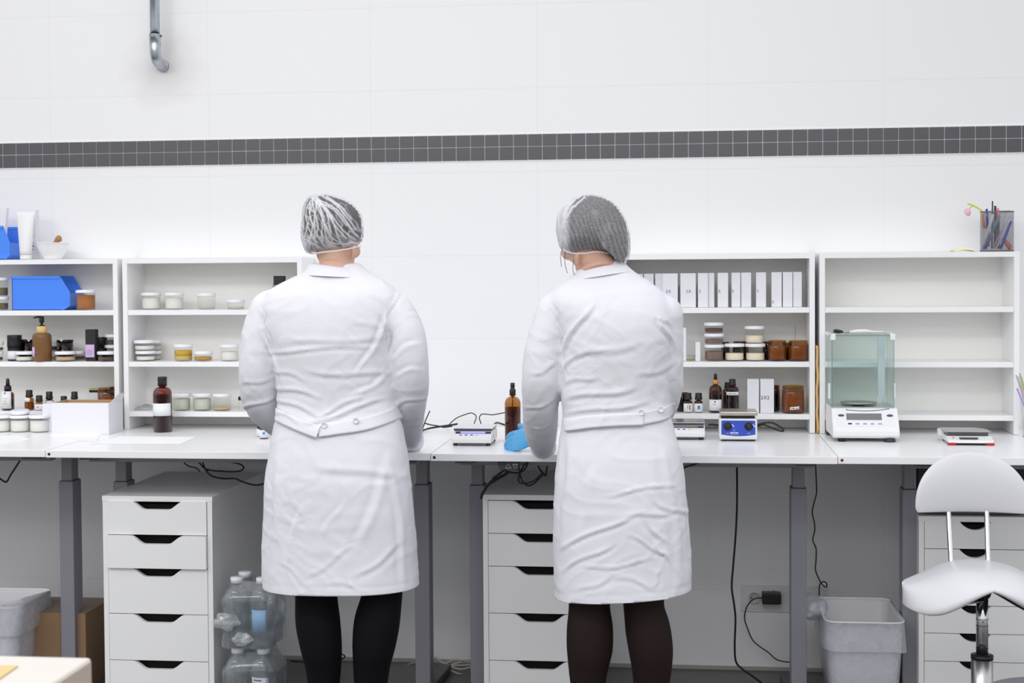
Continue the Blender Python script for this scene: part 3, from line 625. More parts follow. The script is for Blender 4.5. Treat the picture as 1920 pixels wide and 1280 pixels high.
bin_('storage_bin', 'blue plastic bin on top of the far-left shelf holding papers', Xa, 5.09, ztop, Xb-Xa, .12, zt-ztop, 0)
def slab(name, label, cat, px0, px1, yt, Y, zb, dep, m, lean=0, **kw):
    X, w = cxw(px0, px1, Y); h = zat((px0+px1)/2, yt, Y)-zb
    t = thing(name, label, cat, (X, Y, zb)); t.rotation_euler = (0, lean, 0)
    MB().box(-w/2, w/2, 0, dep, 0, h).build('body', m, t, bevel=.001); return t, w, h
slab('white_folder', 'white folder leaning up out of the blue bin at top left', 'folder', -14, 8, 388, 5.07, ztop+.01, .02, PAPER, lean=.10)
slab('yellow_card', 'sliver of yellow card in the blue bin at top left', 'card', -4, 2, 422, 5.055, ztop+.01, .004, mat('yellow_card', (232, 218, 90), .7), lean=.05)
slab('white_packet', 'small white packet peeking out of the blue bin at top left', 'packet', 11, 20, 437, 5.06, ztop+.01, .01, PAPER, lean=-.15)
# cosmetic tube standing on its cap
Yt = 5.03; X, w = cxw(41, 62, Yt); h = zat(50, 397, Yt)-ztop; w2 = cxw(33, 67, Yt)[1]
t = thing('cosmetic_tube', 'white cosmetic tube standing on its cap beside the blue bin', 'tube', (X, Yt, ztop))
MB().lathe([(w/2*.97, 0), (w/2, .002), (w/2, .016)], seg=32).build('cap', PLAST, t)
vs = []; fs = []
for i in range(12):
    u = i/11
    for k in range(32):
        a = 2*math.pi*k/32; rx = (w/2)*(1-u)+(w2/2)*u; ry = (w/2)*(1-u**1.5)+.0012
        vs.append((rx*math.cos(a), ry*math.sin(a), .0165+(h-.0165)*u))
for i in range(11):
    for k in range(32): fs.append((i*32+k, i*32+(k+1) % 32, (i+1)*32+(k+1) % 32, (i+1)*32+k))
fs += [tuple(range(31, -1, -1)), tuple(11*32+k for k in range(32))]
MB().add(vs, fs, True).build('tube_body', PLAST, t)
t, w, h = slab('carton', 'slim white carton with small grey print between the tube and the mortar', 'box', 58, 70.5, 393, 5.075, ztop, .03, CARTON)
for k, z in enumerate((.045, .058, .035, .085)): MB().box(-.001, .005, -.0006, 0, z, z+(.005 if k == 0 else .002)).build('print_mark', INKGREY, t)
# mortar and pestle
X, w = cxw(72, 131, 5.06); r = w/2; h = zat(100, 455, 5.06)-ztop
t = thing('mortar', 'white porcelain mortar bowl on top of the far-left shelf', 'bowl', (X, 5.06, ztop))
MB().lathe([(r*.52, 0), (r*.55, .003), (r*.8, h*.45), (r*.95, h*.8), (r*.97, h-.003), (r, h-.002), (r, h), (r*.93, h), (r*.9, h*.8), (r*.72, h*.4), (r*.4, h*.18), (.001, h*.15)], seg=40, cap=False).build('bowl', mat('white_porcelain', (244, 244, 244), .2), t)
MB().lathe([(r*.52, 0), (r*.5, .002)], seg=40).build('foot', mat('white_porcelain', (244, 244, 244), .2), t)
PW = mat('pestle_wood', (186, 132, 84), .5, vary=.2, bscale=30)
ps = MB().tube(spline([(-.022, .0, .016), (.0, .0, h*.8), (.010, 0, h+.002), (.022, 0, h+.013), (.029, 0, h+.017), (.034, 0, h+.019)], 6), [.007]*6+[.006]*6+[.006, .007, .008, .0095, .0105, .011]+[.012]*6+[.011, .010, .008, .0065, .004, .0025]+[.001], 20)
o = ps.build('pestle', PW, loc=(X, 5.06, ztop)); tag(o, 'wooden pestle resting in the white mortar', 'pestle')
# open white tray carton on the desk
Y0 = 4.83; X0 = P(97, 800, Y=Y0).x; X1 = P(204, 800, Y=Y0).x; h = zat(150, 755, Y0)-ZD; dep = .13
t = thing('open_carton', 'low open white carton with brown inside, in front of the far-left shelf', 'box', (X0, Y0, ZD)); w = X1-X0; th = .003
MB().box(0, w, 0, th, 0, h).build('front_panel', CARTON, t, bevel=.0008); MB().box(0, th, th, dep, 0, h).build('side_panel', CARTON, t); MB().box(w-th, w, th, dep, 0, h).build('side_panel', CARTON, t)
MB().box(th, w-th, dep-th, dep, 0, h).build('rear_panel', CARTON, t); MB().box(th, w-th, th, dep-th, .001, .003).build('carton_base', KRAFT, t)
MB().box(th, w-th, dep-th-.001, dep-th, .003, h).box(th, th+.001, th, dep-th, .003, h).box(w-th-.001, w-th, th, dep-th, .003, h).build('kraft_lining', KRAFT, t)
MB().prism([(0, h-.001), (.002, h), (.028, h+.034), (.026, h+.035)], w*.0, w*.0+.001, plane='xz')
fl = MB().add([(w, .01, h-.002), (w, dep-.005, h-.002), (w+.012, dep-.01, h+.026), (w+.012, .06, h+.026), (w-.001, .01, h-.003), (w-.001, dep-.005, h-.003), (w+.011, dep-.01, h+.026), (w+.011, .06, h+.026)], [(0, 1, 2, 3), (7, 6, 5, 4), (0, 3, 7, 4), (1, 5, 6, 2), (2, 6, 7, 3), (0, 4, 5, 1)]).build('side_flap', CARTON, t)
slab('carton', 'upright white carton between the cream jars and the open carton', 'box', 77, 96, 757, 4.90, ZD, .05, CARTON)
def sheet(name, label, pts, z, m=PAPER, th=.0006, cat='paper'):
    q = [P(a, b, Z=z) for a, b in pts]; c = sum(q, Vector())/len(q)
    o = MB().prism([(p.x-c.x, p.y-c.y) for p in q], 0, th, plane='xy').build(name, m, loc=(c.x, c.y, z)); return tag(o, label, cat)
sheet('paper_sheet', 'white sheet lying flat on the desk under the red-brown bottle', [(168, 832), (338, 832), (368, 819), (226, 818)], ZD, mat('bright_white_paper', (252, 252, 252), .8))
sheet('white_card_piece', 'small white card lying in front of the open carton', [(115, 826), (182, 827), (186, 815), (138, 808), (124, 815)], ZD, mat('bright_white_paper', (252, 252, 252), .8), .0012, 'card')
sheet('paper_sheet', 'white sheet at the left edge of the desk in front of the cream jars', [(-40, 838), (20, 830), (58, 823), (30, 816), (-40, 816)], ZD, mat('bright_white_paper', (252, 252, 252), .8))
# kraft envelope in the gap
Xg0 = P(1528.6, 700, Y=Y_SHELF+.01).x+.001; zt = zat(1531, 648, 5.0); ev = MB(); vs = []; fs = []; n = 20
for i in range(n+1):
    z = (zt-ZD)*i/n; wv = .0012*math.sin(i*1.1)+.001*math.sin(i*.5+1)
    for (x, y) in ((Xg0+.0015+wv, 0), (Xg0+.0085+wv, 0), (Xg0+.0085+wv*.3, .13), (Xg0+.0015+wv*.3, .13)): vs.append((x, y, z))
for i in range(n):
    for k in range(4): fs.append((i*4+k, i*4+(k+1) % 4, i*4+4+(k+1) % 4, i*4+4+k))
fs += [(3, 2, 1, 0), tuple(n*4+k for k in range(4))]
tag(ev.add(vs, fs, True).build('kraft_envelope', mat('manila_paper', (222, 184, 122), .8), loc=(0, Y_SHELF-.004, ZD)), 'wavy manila envelope standing in the gap between the two right shelf units', 'envelope')
# ---------------- people ----------------
COTTON = mat('white_cotton', (236, 236, 242), .88, bump=.30, bscale=420, spec=.15)
def crumple(m, scale=15.0, dist=.0016):
    nt = m.node_tree; b = nt.nodes['Principled BSDF']; L = nt.links.new; tc = nt.nodes.new('ShaderNodeTexCoord')
    n0 = nt.nodes.new('ShaderNodeTexNoise'); n0.inputs['Scale'].default_value = 6; L(tc.outputs['Object'], n0.inputs['Vector'])
    ad = nt.nodes.new('ShaderNodeVectorMath'); ad.operation = 'MULTIPLY_ADD'; ad.inputs[1].default_value = (.12, .12, .12); L(n0.outputs['Color'], ad.inputs[0]); L(tc.outputs['Object'], ad.inputs[2])
    vo = nt.nodes.new('ShaderNodeTexVoronoi'); vo.feature = 'DISTANCE_TO_EDGE'; vo.inputs['Scale'].default_value = scale; L(ad.outputs[0], vo.inputs['Vector'])
    mr = nt.nodes.new('ShaderNodeMapRange'); mr.inputs['From Max'].default_value = .28; mr.interpolation_type = 'SMOOTHERSTEP'; L(vo.outputs['Distance'], mr.inputs['Value'])
    n1 = nt.nodes.new('ShaderNodeTexNoise'); n1.inputs['Scale'].default_value = 3.2; n1.inputs['Detail'].default_value = 2; L(tc.outputs['Object'], n1.inputs['Vector'])
    r1 = nt.nodes.new('ShaderNodeMapRange'); r1.inputs['From Min'].default_value = .48; r1.inputs['From Max'].default_value = .68; L(n1.outputs['Fac'], r1.inputs['Value'])
    bp = nt.nodes.new('ShaderNodeBump'); bp.invert = True; bp.inputs['Distance'].default_value = dist; L(r1.outputs[0], bp.inputs['Strength']); L(mr.outputs[0], bp.inputs['Height'])
    old = b.inputs['Normal'].links[0].from_node; L(bp.outputs['Normal'], old.inputs['Normal'])
crumple(COTTON)
COTTON2 = mat('white_cotton_trim', (238, 238, 244), .85, bump=.25, bscale=500, spec=.2)
SKIN = mat('skin', (222, 178, 156), .55, vary=.08, bscale=30, spec=.4)
HAIR1 = mat('dark_hair', (44, 42, 45), .6, vary=.35, bscale=70)
GLOVE = mat('blue_nitrile', (88, 178, 232), .38, spec=.5, bump=.3, bscale=90)
def net_material(name, scale, dens, seedv, white=0.34):
    """gauzy non-woven fabric: see-through between fibres, bunched white pleats"""
    m = bpy.data.materials.new(name); m.use_nodes = True; nt = m.node_tree; nt.nodes.clear(); L = nt.links.new
    out = nt.nodes.new('ShaderNodeOutputMaterial'); tr = nt.nodes.new('ShaderNodeBsdfTransparent'); df = nt.nodes.new('ShaderNodeBsdfDiffuse'); df.inputs[0].default_value = lin((246, 246, 250))
    tl = nt.nodes.new('ShaderNodeBsdfTranslucent'); tl.inputs[0].default_value = lin((246, 246, 250)); ad = nt.nodes.new('ShaderNodeMixShader'); ad.inputs[0].default_value = .25
    L(df.outputs[0], ad.inputs[1]); L(tl.outputs[0], ad.inputs[2])
    at = nt.nodes.new('ShaderNodeAttribute'); at.attribute_name = 'pleat'
    tc = nt.nodes.new('ShaderNodeTexCoord'); nz = nt.nodes.new('ShaderNodeTexNoise'); nz.inputs['Scale'].default_value = scale; nz.inputs['Detail'].default_value = 6; nz.inputs['Roughness'].default_value = .7
    L(tc.outputs['Object'], nz.inputs['Vector'])
    mr = nt.nodes.new('ShaderNodeMapRange'); mr.inputs['From Min'].default_value = .35; mr.inputs['From Max'].default_value = .75; mr.inputs['To Min'].default_value = white*.5; mr.inputs['To Max'].default_value = white*1.9
    L(nz.outputs['Fac'], mr.inputs['Value'])
    a = nt.nodes.new('ShaderNodeMath'); a.operation = 'ADD'; a.use_clamp = True; L(mr.outputs[0], a.inputs[0]); L(at.outputs['Fac'], a.inputs[1])
    mx = nt.nodes.new('ShaderNodeMixShader'); L(a.outputs[0], mx.inputs[0]); L(tr.outputs[0], mx.inputs[1]); L(ad.outputs[0], mx.inputs[2]); L(mx.outputs[0], out.inputs[0])
    return m
def interp(tab, y):
    if y <= tab[0][0]: return tab[0][1:]
    for i in range(len(tab)-1):
        a, b = tab[i], tab[i+1]
        if y <= b[0]:
            t = (y-a[0])/(b[0]-a[0]); return tuple(a[k]+(b[k]-a[k])*t for k in range(1, len(a)))
    return tab[-1][1:]
def ring_torso(tab, Yc, seg=72, n=2.35, steps=90):
    """tab rows: (py, left px, right px, half depth m, y offset m) measured in the plane y=Yc"""
    rows = []
    y0, y1 = tab[0][0], tab[-1][0]
    for i in range(steps+1):
        y = y0+(y1-y0)*i/steps
        # smooth the table by averaging nearby samples
        acc = [interp(tab, y+d) for d in (-9, -4.5, 0, 4.5, 9)]; v = [sum(a[k] for a in acc)/5 for k in range(4)]
        a = P(v[0], y, Y=Yc); b = P(v[1], y, Y=Yc); rows.append(((a.x+b.x)/2, (b.x-a.x)/2, (a.z+b.z)/2, v[2], v[3]))
    mb = MB(); vs = []; fs = []
    for (cx, hw, z, dp, oy) in rows:
        for k in range(seg):
            t = 2*math.pi*k/seg; c, s = math.cos(t), math.sin(t)
            vs.append((cx+hw*math.copysign(abs(c)**(2/n), c), Yc+oy+dp*math.copysign(abs(s)**(2/n), s), z))
    for i in range(len(rows)-1):
        for k in range(seg): fs.append((i*seg+k, i*seg+(k+1) % seg, (i+1)*seg+(k+1) % seg, (i+1)*seg+k))
    fs.append(tuple(range(seg-1, -1, -1))); fs.append(tuple((len(rows)-1)*seg+k for k in range(seg)))
    return mb.add(vs, fs, True)
def limb(mb, pts, seg=20, n=6):
    """pts: (Vector, radius or (r across, r deep))"""
    P3 = spline([p for p, r in pts], n); R = spline([Vector((r[0], r[1], 0)) if isinstance(r, tuple) else Vector((r, r, 0)) for p, r in pts], n)
    mb.tube(P3, [(max(.001, r.x), max(.001, r.y)) for r in R], seg); 
    e0, e1 = pts[0], pts[-1]
    return mb
def fold_displace(me, folds, Yc, amp_noise=.0019, face=-1):
    """push cloth ridges and valleys along the normals; folds: world (x,z) segments with width, depth"""
    F_ = []
    for (a, b, c, d, w, dep) in folds:
        p = P(a, b, Y=Yc); q = P(c, d, Y=Yc); F_.append((p.x, p.z, q.x, q.z, w*.60, dep*1.0))
    co = [v.co.copy() for v in me.vertices]; no = [v.normal.copy() for v in me.vertices]
    for i, v in enumerate(me.vertices):
        p = co[i]; n = no[i]; d = 0.0
        d += amp_noise*(noise.noise(Vector((p.x*9, p.y*9, p.z*6)))+.5*noise.noise(Vector((p.x*22+5, p.y*22, p.z*16))))
        r = noise.noise(Vector((p.x*16+3*noise.noise(Vector((p.z*5, p.x*5, 1))), p.y*8, p.z*13))); d += amp_noise*.8*(1-min(1, abs(r)*4.5))
        if n.y*face > -0.05:
            for (x0, z0, x1, z1, w, dep) in F_:
                ex, ez = x1-x0, z1-z0; L2 = ex*ex+ez*ez; t = ((p.x-x0)*ex+(p.z-z0)*ez)/L2
                if t < -.15 or t > 1.15: continue
                L = math.sqrt(L2); s = ((p.x-x0)*ez-(p.z-z0)*ex)/L
                s += .006*math.sin(t*5+x0*40)
                if abs(s) > 4*w: continue
                e = max(0, min(1, t+.15, 1.15-t)*3.2); e = min(1, e)
                d += dep*e*(math.exp(-(s/w)**2)-.75*math.exp(-((s-1.6*w)/w)**2))
        v.co = p+n*d
    me.update()
def strip_on(bvh, pts, width, Yfar, off=.006, th=.004, n=40, taper_end=True):
    """cloth band lying on the back, following world (x,z) path; thickness th"""
    S = spline([Vector((p[0], 0, p[1])) for p in pts], max(4, n//(len(pts)-1))); vs = []; fs = []; m_ = 7
    ny = []
    for i, p in enumerate(S):
        t = (S[min(i+1, len(S)-1)]-S[max(i-1, 0)]).normalized(); up = Vector((-t.z, 0, t.x)); row = []
        for k in range(m_):
            q = p+up*width*(k/(m_-1)-.5); h = bvh.ray_cast(Vector((q.x, Yfar, q.z)), Vector((0, 1, 0)))
            row.append((q, h[0].y if h[0] else None))
        ny.append(row)
    # smooth depths so the band bridges folds
    for it in range(6):
        for i in range(len(ny)):
            for k in range(m_):
                if ny[i][k][1] is None:
                    c = [ny[j][k][1] for j in (i-1, i+1) if 0 <= j < len(ny) and ny[j][k][1] is not None]
                    if c: ny[i][k] = (ny[i][k][0], sum(c)/len(c))
    D = [[r[1] if r[1] is not None else 4.0 for r in row] for row in ny]
    for it in range(5):
        D2 = [r[:] for r in D]
        for i in range(1, len(D)-1):
            for k in range(m_):
                D2[i][k] = min(D[i][k], .25*D[i-1][k]+.5*D[i][k]+.25*D[i+1][k])
        D = D2
    for i in range(len(S)):
        for k in range(m_):
            q = ny[i][k][0]; vs.append((q.x, D[i][k]-off, q.z)); vs.append((q.x, D[i][k]-off+th, q.z))
    st = 2*m_
    for i in range(len(S)-1):
        for k in range(m_-1):
            a = i*st+2*k; fs.append((a, a+2, a+st+2, a+st)); fs.append((a+1, a+st+1, a+st+3, a+3))
        fs.append((i*st, i*st+st, i*st+st+1, i*st+1)); a = i*st+2*(m_-1); fs.append((a, a+1, a+st+1, a+st))
    for i in (0, len(S)-1):
        for k in range(m_-1): a = i*st+2*k; fs.append((a, a+1, a+3, a+2))
    return MB().add(vs, fs, True)
def head_parts(mb, C, yaw, pit, s=1.0):
    """skull, jaw, nose, brow, lips, ears around centre C; the face looks along +Y before rotation"""
    R = (Matrix.Rotation(yaw, 3, 'Z') @ Matrix.Rotation(pit, 3, 'X'))
    def q(x, y, z): return C+R @ Vector((x*s, y*s, z*s))
    e = lambda c, r, rot=None: mb.ellipsoid(q(*c), (r[0]*s, r[1]*s, r[2]*s), R if rot is None else R @ rot, 22, 14)
    e((0, -.012, .02), (.075, .093, .085)); e((0, .018, -.03), (.064, .070, .075)); e((0, .058, -.088), (.032, .030, .026)); e((0, .02, -.075), (.050, .052, .030))
    e((0, .084, .022), (.055, .014, .014)); e((0, .093, -.024), (.012, .022, .013)); e((0, .088, -.004), (.009, .018, .026)); e((0, .084, -.056), (.024, .012, .009)); e((0, .080, -.066), (.021, .012, .008))
    for sx in (-1, 1):
        e((sx*.078, -.002, -.018), (.010, .020, .032), Matrix.Rotation(.25*sx, 3, 'Z')); e((sx*.079, -.002, -.043), (.008, .010, .010)); e((sx*.045, .062, -.03), (.024, .024, .024))
    return q, R
def hand(mb, W_, dirv, palm_n, side, s=1.0, curl=.35, spread=.10, thumb=True):
    """wrist at W_, fingers along dirv, palm facing palm_n, thumb on the given side (+1/-1)"""
    d = dirv.normalized(); n = palm_n.normalized(); a = n.cross(d).normalized()*side  # towards the thumb
    pal = [(W_-d*.02*s, (.026*s, .020*s)), (W_+d*.02*s, (.032*s, .017*s)), (W_+d*.055*s, (.040*s, .0145*s)), (W_+d*.085*s, (.039*s, .012*s))]
    pts = spline([p for p, r in pal], 4); rr = spline([Vector((r[0], r[1], 0)) for p, r in pal], 4)
    vs = []; fs = []; seg = 18
    for i, p in enumerate(pts):
        for k in range(seg):
            g = 2*math.pi*k/seg; vs.append(p+a*(rr[i].x*math.cos(g))+n*(rr[i].y*math.sin(g)))
    for i in range(len(pts)-1):
        for k in range(seg): fs.append((i*seg+k, i*seg+(k+1) % seg, (i+1)*seg+(k+1) % seg, (i+1)*seg+k))
    fs += [tuple(range(seg-1, -1, -1)), tuple((len(pts)-1)*seg+k for k in range(seg))]
    mb.add(vs, fs, True)
    for j, (off, L, r, an) in enumerate(((.028, .070, .0092, .12), (.0095, .078, .0095, .03), (-.0095, .072, .0090, -.05), (-.027, .057, .0080, -.14))):
        b = W_+d*.078*s+a*off*s; dd = (d+a*an*(1+spread)).normalized(); c = curl*(1+.15*j); p = b; ps = [b-dd*.012*s]; v = dd
        ps.append(b)
        for seglen in (.42, .32, .26):
            v = (v*math.cos(c)+n*math.sin(c)).normalized() if seglen != .42 else (v*math.cos(c*.5)+n*math.sin(c*.5)).normalized()
            p = p+v*L*seglen*s; ps.append(p)
        mb.tube(spline(ps, 4), [r*s*(1.08-.22*i/16) for i in range(17)], 12)
        mb.ellipsoid(ps[-1], (r*s*.86,)*3, None, 12, 8)
    if thumb:
        b = W_+d*.022*s+a*.024*s; v1 = (d*.72+a*.52+n*.2).normalized(); v2 = (d*.85+a*.45+n*.2).normalized()
        ps = [b-v1*.01*s, b, b+v1*.034*s, b+v1*.034*s+v2*.030*s, b+v1*.034*s+v2*.052*s]
        mb.tube(spline(ps, 4), [(.0135-.0042*i/16)*s for i in range(17)], 12); mb.ellipsoid(ps[-1], (.0092*s,)*3, None, 12, 8)
def blob_net(C, Yc, outline, depth_back, depth_front, name, m, parent, pleats, nu=260, nv=110, off=0.0, wob=.0016):
    """bag-shaped cap: silhouette measured in the plane y=Yc, real depth towards and away from the room"""
    Cw = P(C[0], C[1], Y=Yc); ang = []
    for (px, py) in outline:
        w = P(px, py, Y=Yc); ang.append((math.atan2(w.z-Cw.z, w.x-Cw.x) % (2*math.pi), math.hypot(w.x-Cw.x, w.z-Cw.z)))
    ang.sort(); ext = [(a-2*math.pi, r) for a, r in ang]+ang+[(a+2*math.pi, r) for a, r in ang]
    def R(t):
        t %= 2*math.pi
        for i in range(len(ext)-1):
            if ext[i][0] <= t <= ext[i+1][0]:
                (a0, r0), (a1, r1) = ext[i], ext[i+1]; u = (t-a0)/max(1e-6, a1-a0); pr = ext[i-1][1] if i else r0; nx = ext[i+2][1] if i+2 < len(ext) else r1
                return .5*((2*r0)+(-pr+r1)*u+(2*pr-5*r0+4*r1-nx)*u*u+(-pr+3*r0-3*r1+nx)*u**3)
        return .08
    vs = []; at = []; fs = []
    for j in range(nv+1):
        ph = -math.pi/2+math.pi*j/nv     # -pi/2 back (towards the room) .. +pi/2 towards the wall
        for k in range(nu):
            t = 2*math.pi*k/nu; r = (R(t)+off)*max(0.0, math.cos(ph))**.85
            dy = (depth_back if ph < 0 else depth_front)*math.sin(ph)
            x = Cw.x+r*math.cos(t); z = Cw.z+r*math.sin(t)
            f, h = pleats(x-Cw.x, z-Cw.z, ph, t); nrm = Vector((math.cos(t)*math.cos(ph), math.sin(ph), math.sin(t)*math.cos(ph)))
            h += wob*noise.noise(Vector((x*60, dy*60, z*60)))
            vs.append(Vector((x, Yc+dy, z))+nrm*h); at.append(f)
    for j in range(nv):
        for k in range(nu): fs.append((j*nu+k, j*nu+(k+1) % nu, (j+1)*nu+(k+1) % nu, (j+1)*nu+k))
    o = MB().add(vs, fs, True).build(name, m, parent)
    a = o.data.attributes.new('pleat', 'FLOAT', 'POINT'); a.data.foreach_set('value', at)
    return o, Cw
def seg_dist(x, z, x0, z0, x1, z1):
    ex, ez = x1-x0, z1-z0; L2 = ex*ex+ez*ez; t = max(0, min(1, ((x-x0)*ex+(z-z0)*ez)/L2)); return math.hypot(x-x0-t*ex, z-z0-t*ez), t
def person(name, label, Yc, torso, sleeves, folds, legs, tights_m, neck, headc, yaw, pit, belt, buttons, collar, hands, hem=(1096, 1097), ears=()):
    base = P(torso[-1][1]*.5+torso[-1][2]*.5, 1100, Y=Yc); t = thing(name, label, 'person', (0, 0, 0))
    t.location = (base.x, Yc, 0); inv = Matrix.Translation(-Vector(t.location))
    def own(o): o.matrix_parent_inverse = inv; return o
    # --- coat: torso and sleeves grown together
    mb = ring_torso(torso, Yc)
    for sl in sleeves:
        limb(mb, [(P(a, b, Y=Y), r) for (a, b, Y, r) in sl], 24)
        a, b, Y, r = sl[0]; mb.ellipsoid(P(a, b, Y=Y), (r if not isinstance(r, tuple) else r[0],)*3)
    me = fuse(mb, 'lab_coat', COTTON, .0062, 7)
    fold_displace(me, folds, Yc)
    hemL, hemR = P(torso[-1][1], hem[0], Y=Yc), P(torso[-1][2], hem[1], Y=Yc)
    bm = bmesh.new(); bm.from_mesh(me); hd = (hemR-hemL).normalized(); hn = Vector((hd.z, 0, -hd.x))
    for v in bm.verts:
        e = abs((v.co-hemL).dot(-hn)-.022)
        if e < .004 and (v.co.z < hemL.z+.05): v.co -= v.normal*.0016*(1-e/.004)
    g = bmesh.ops.bisect_plane(bm, geom=bm.verts[:]+bm.edges[:]+bm.faces[:], plane_co=hemL, plane_no=hn, clear_outer=True)
    ed = [x for x in g['geom_cut'] if isinstance(x, bmesh.types.BMEdge)]; bmesh.ops.holes_fill(bm, edges=ed, sides=0)
    bm.to_mesh(me); bm.free()
    me.polygons.foreach_set('use_smooth', [True]*len(me.polygons))
    coat = own(link('lab_coat', me, t)); sm = coat.modifiers.new('s', 'SMOOTH'); sm.factor = .35; sm.iterations = 1
    bvh = BVHTree.FromPolygons([v.co.copy() for v in me.vertices], [tuple(p.vertices) for p in me.polygons])
    # --- body: head, neck, torso core, arms, legs and hands as one skin
    hb = MB(); C = P(headc[0], headc[1], Y=headc[2]); q, R = head_parts(hb, C, yaw, pit, .87)
    limb(hb, [(P(a, b, Y=Y), r) for (a, b, Y, r) in neck], 20)
    core = [(p[0], p[1]+14, p[2]-14, max(.03, p[3]-.02), p[4]) for p in torso if p[0] < 950]
    rr = ring_torso(core, Yc, 40, 2.2, 30); hb.add(rr.v, rr.f, True)
    for lg in legs: limb(hb, [(P(a, b, Y=Y), (r-.004 if not isinstance(r, tuple) else (r[0]-.004, r[1]-.004))) for (a, b, Y, r) in [(lg[0][0], 930, lg[0][2], lg[0][3])]+lg], 20)
    for sl in sleeves: limb(hb, [(P(a, b, Y=Y), .6*(r if not isinstance(r, tuple) else r[0])) for (a, b, Y, r) in sl], 16)
    for (a, b, Y) in ears: hb.ellipsoid(P(a, b, Y=Y), (.009, .015, .021), None, 16, 10); hb.ellipsoid(P(a, b+8, Y=Y), (.007, .009, .009), None, 12, 8)
    for h in hands: hand(hb, h[0], h[1], h[2], h[3], .9, h[4])
    body = own(link('body', fuse(hb, 'body', SKIN, .0055, 4), t))
    # --- tights
    for lg in legs:
        f = MB(); limb(f, [(P(a, b, Y=Y), r) for (a, b, Y, r) in lg], 28, 8)
        own(f.build('tights_leg', tights_m, t))
    # --- shoes
    for lg in legs:
        a, b, Y, r = lg[-1]; p = P(a, b, Y=Y); sh = MB()
        limb(sh, [(Vector((p.x, Y-.035, .030)), (.030, .026)), (Vector((p.x, Y+.02, .040)), (.034, .040)), (Vector((p.x, Y+.09, .034)), (.038, .030)), (Vector((p.x, Y+.16, .026)), (.040, .022)), (Vector((p.x, Y+.205, .020)), (.024, .014))], 20)
        so = own(link('shoe', fuse(sh, 'shoe', mat('black_shoe', (26, 26, 28), .5), .006, 3), t))
        sl_ = MB().prism([(p.x-.034, Y-.06), (p.x+.034, Y-.06), (p.x+.036, Y+.05), (p.x+.041, Y+.13), (p.x+.03, Y+.20), (p.x, Y+.218), (p.x-.03, Y+.20), (p.x-.041, Y+.13), (p.x-.036, Y+.05)], .0, .016, plane='xy').build('sole', mat('dark_rubber', (36, 36, 36), .8), so)
    # --- gloves
    for h in hands:
        gm = MB(); hand(gm, h[0], h[1], h[2], h[3], 1.0, h[4])
        w = h[0]; d = h[1].normalized(); gm.tube(spline([w-d*.034, w-d*.022, w-d*.008, w+d*.01], 4), [.034, .033, .032, .031, .031, .030, .030, .030, .030, .029, .028, .028, .027], 20)
        own(link('glove', fuse(gm, 'glove', GLOVE, .0033, 2), t))
    # --- cuffs
    for sl in sleeves:
        (a0, b0, Y0, r0), (a1, b1, Y1, r1) = sl[-2], sl[-1]; p0, p1_ = P(a0, b0, Y=Y0), P(a1, b1, Y=Y1); d = (p1_-p0).normalized(); r1 = r1[0]; cf = MB()
        q = [p1_-d*.045, p1_-d*.02, p1_+d*.004, p1_+d*.022, p1_+d*.024, p1_+d*.020, p1_-d*.01]; cf.tube(q, [r1*.95, r1*1.06, r1*1.12, r1*1.18, r1*1.14, r1*1.08, r1*1.0], 28, cap=False); own(cf.build('sleeve_cuff', COTTON2, t))
    # --- collar
    own(collar(Yc).build('collar', COTTON2, t))
    # --- belt with buttons
    for i, (pts, wd, off) in enumerate(belt):
        w = [P(a, b, Y=Yc) for a, b in pts]; own(strip_on(bvh, [(p.x, p.z) for p in w], wd, 2.0, off=off).build('back_belt', COTTON2, t))
    for (a, b) in buttons:
        w = P(a, b, Y=Yc-.12); h = bvh.ray_cast(Vector((w.x, 2.0, w.z)), Vector((0, 1, 0))); y = (h[0].y if h[0] else Yc-.12)-.019
        M = Matrix.Translation((w.x, y+.006, w.z)) @ Matrix.Rotation(math.pi/2, 4, 'X')
        own(MB().lathe([(.0078, 0), (.0085, .0012), (.0085, .0028), (.0070, .0036), (.0062, .0026), (.001, .0024)], seg=24, M=M).build('coat_button', mat('white_button', (236, 236, 240), .3), t))
    return t, own, C, R, bvh
def cone_collar(rows, seg=56, gap=0.0):
    """rows: (left px, left py, right px, right py, half depth, yoff) from upper edge to lower edge"""
    def f(Yc):
        vs = []; fs = []; R_ = []
        for (a, b, c, d, dp, oy) in rows:
            A = P(a, b, Y=Yc); B = P(c, d, Y=Yc); R_.append(((A+B)/2, (B-A)/2, dp, oy))
        for (c, h, dp, oy) in R_:
            for k in range(seg):
                t = 2*math.pi*k/seg; sg = math.sin(t)
                vs.append((c.x+h.x*math.cos(t), Yc+oy+dp*sg, c.z+h.z*math.cos(t)-(0.02 if sg > 0 else 0)*sg))
        n = len(rows)
        for i in range(n-1):
            for k in range(seg): fs.append((i*seg+k, i*seg+(k+1) % seg, (i+1)*seg+(k+1) % seg, (i+1)*seg+k))
        return MB().add(vs, fs, True)
    return f
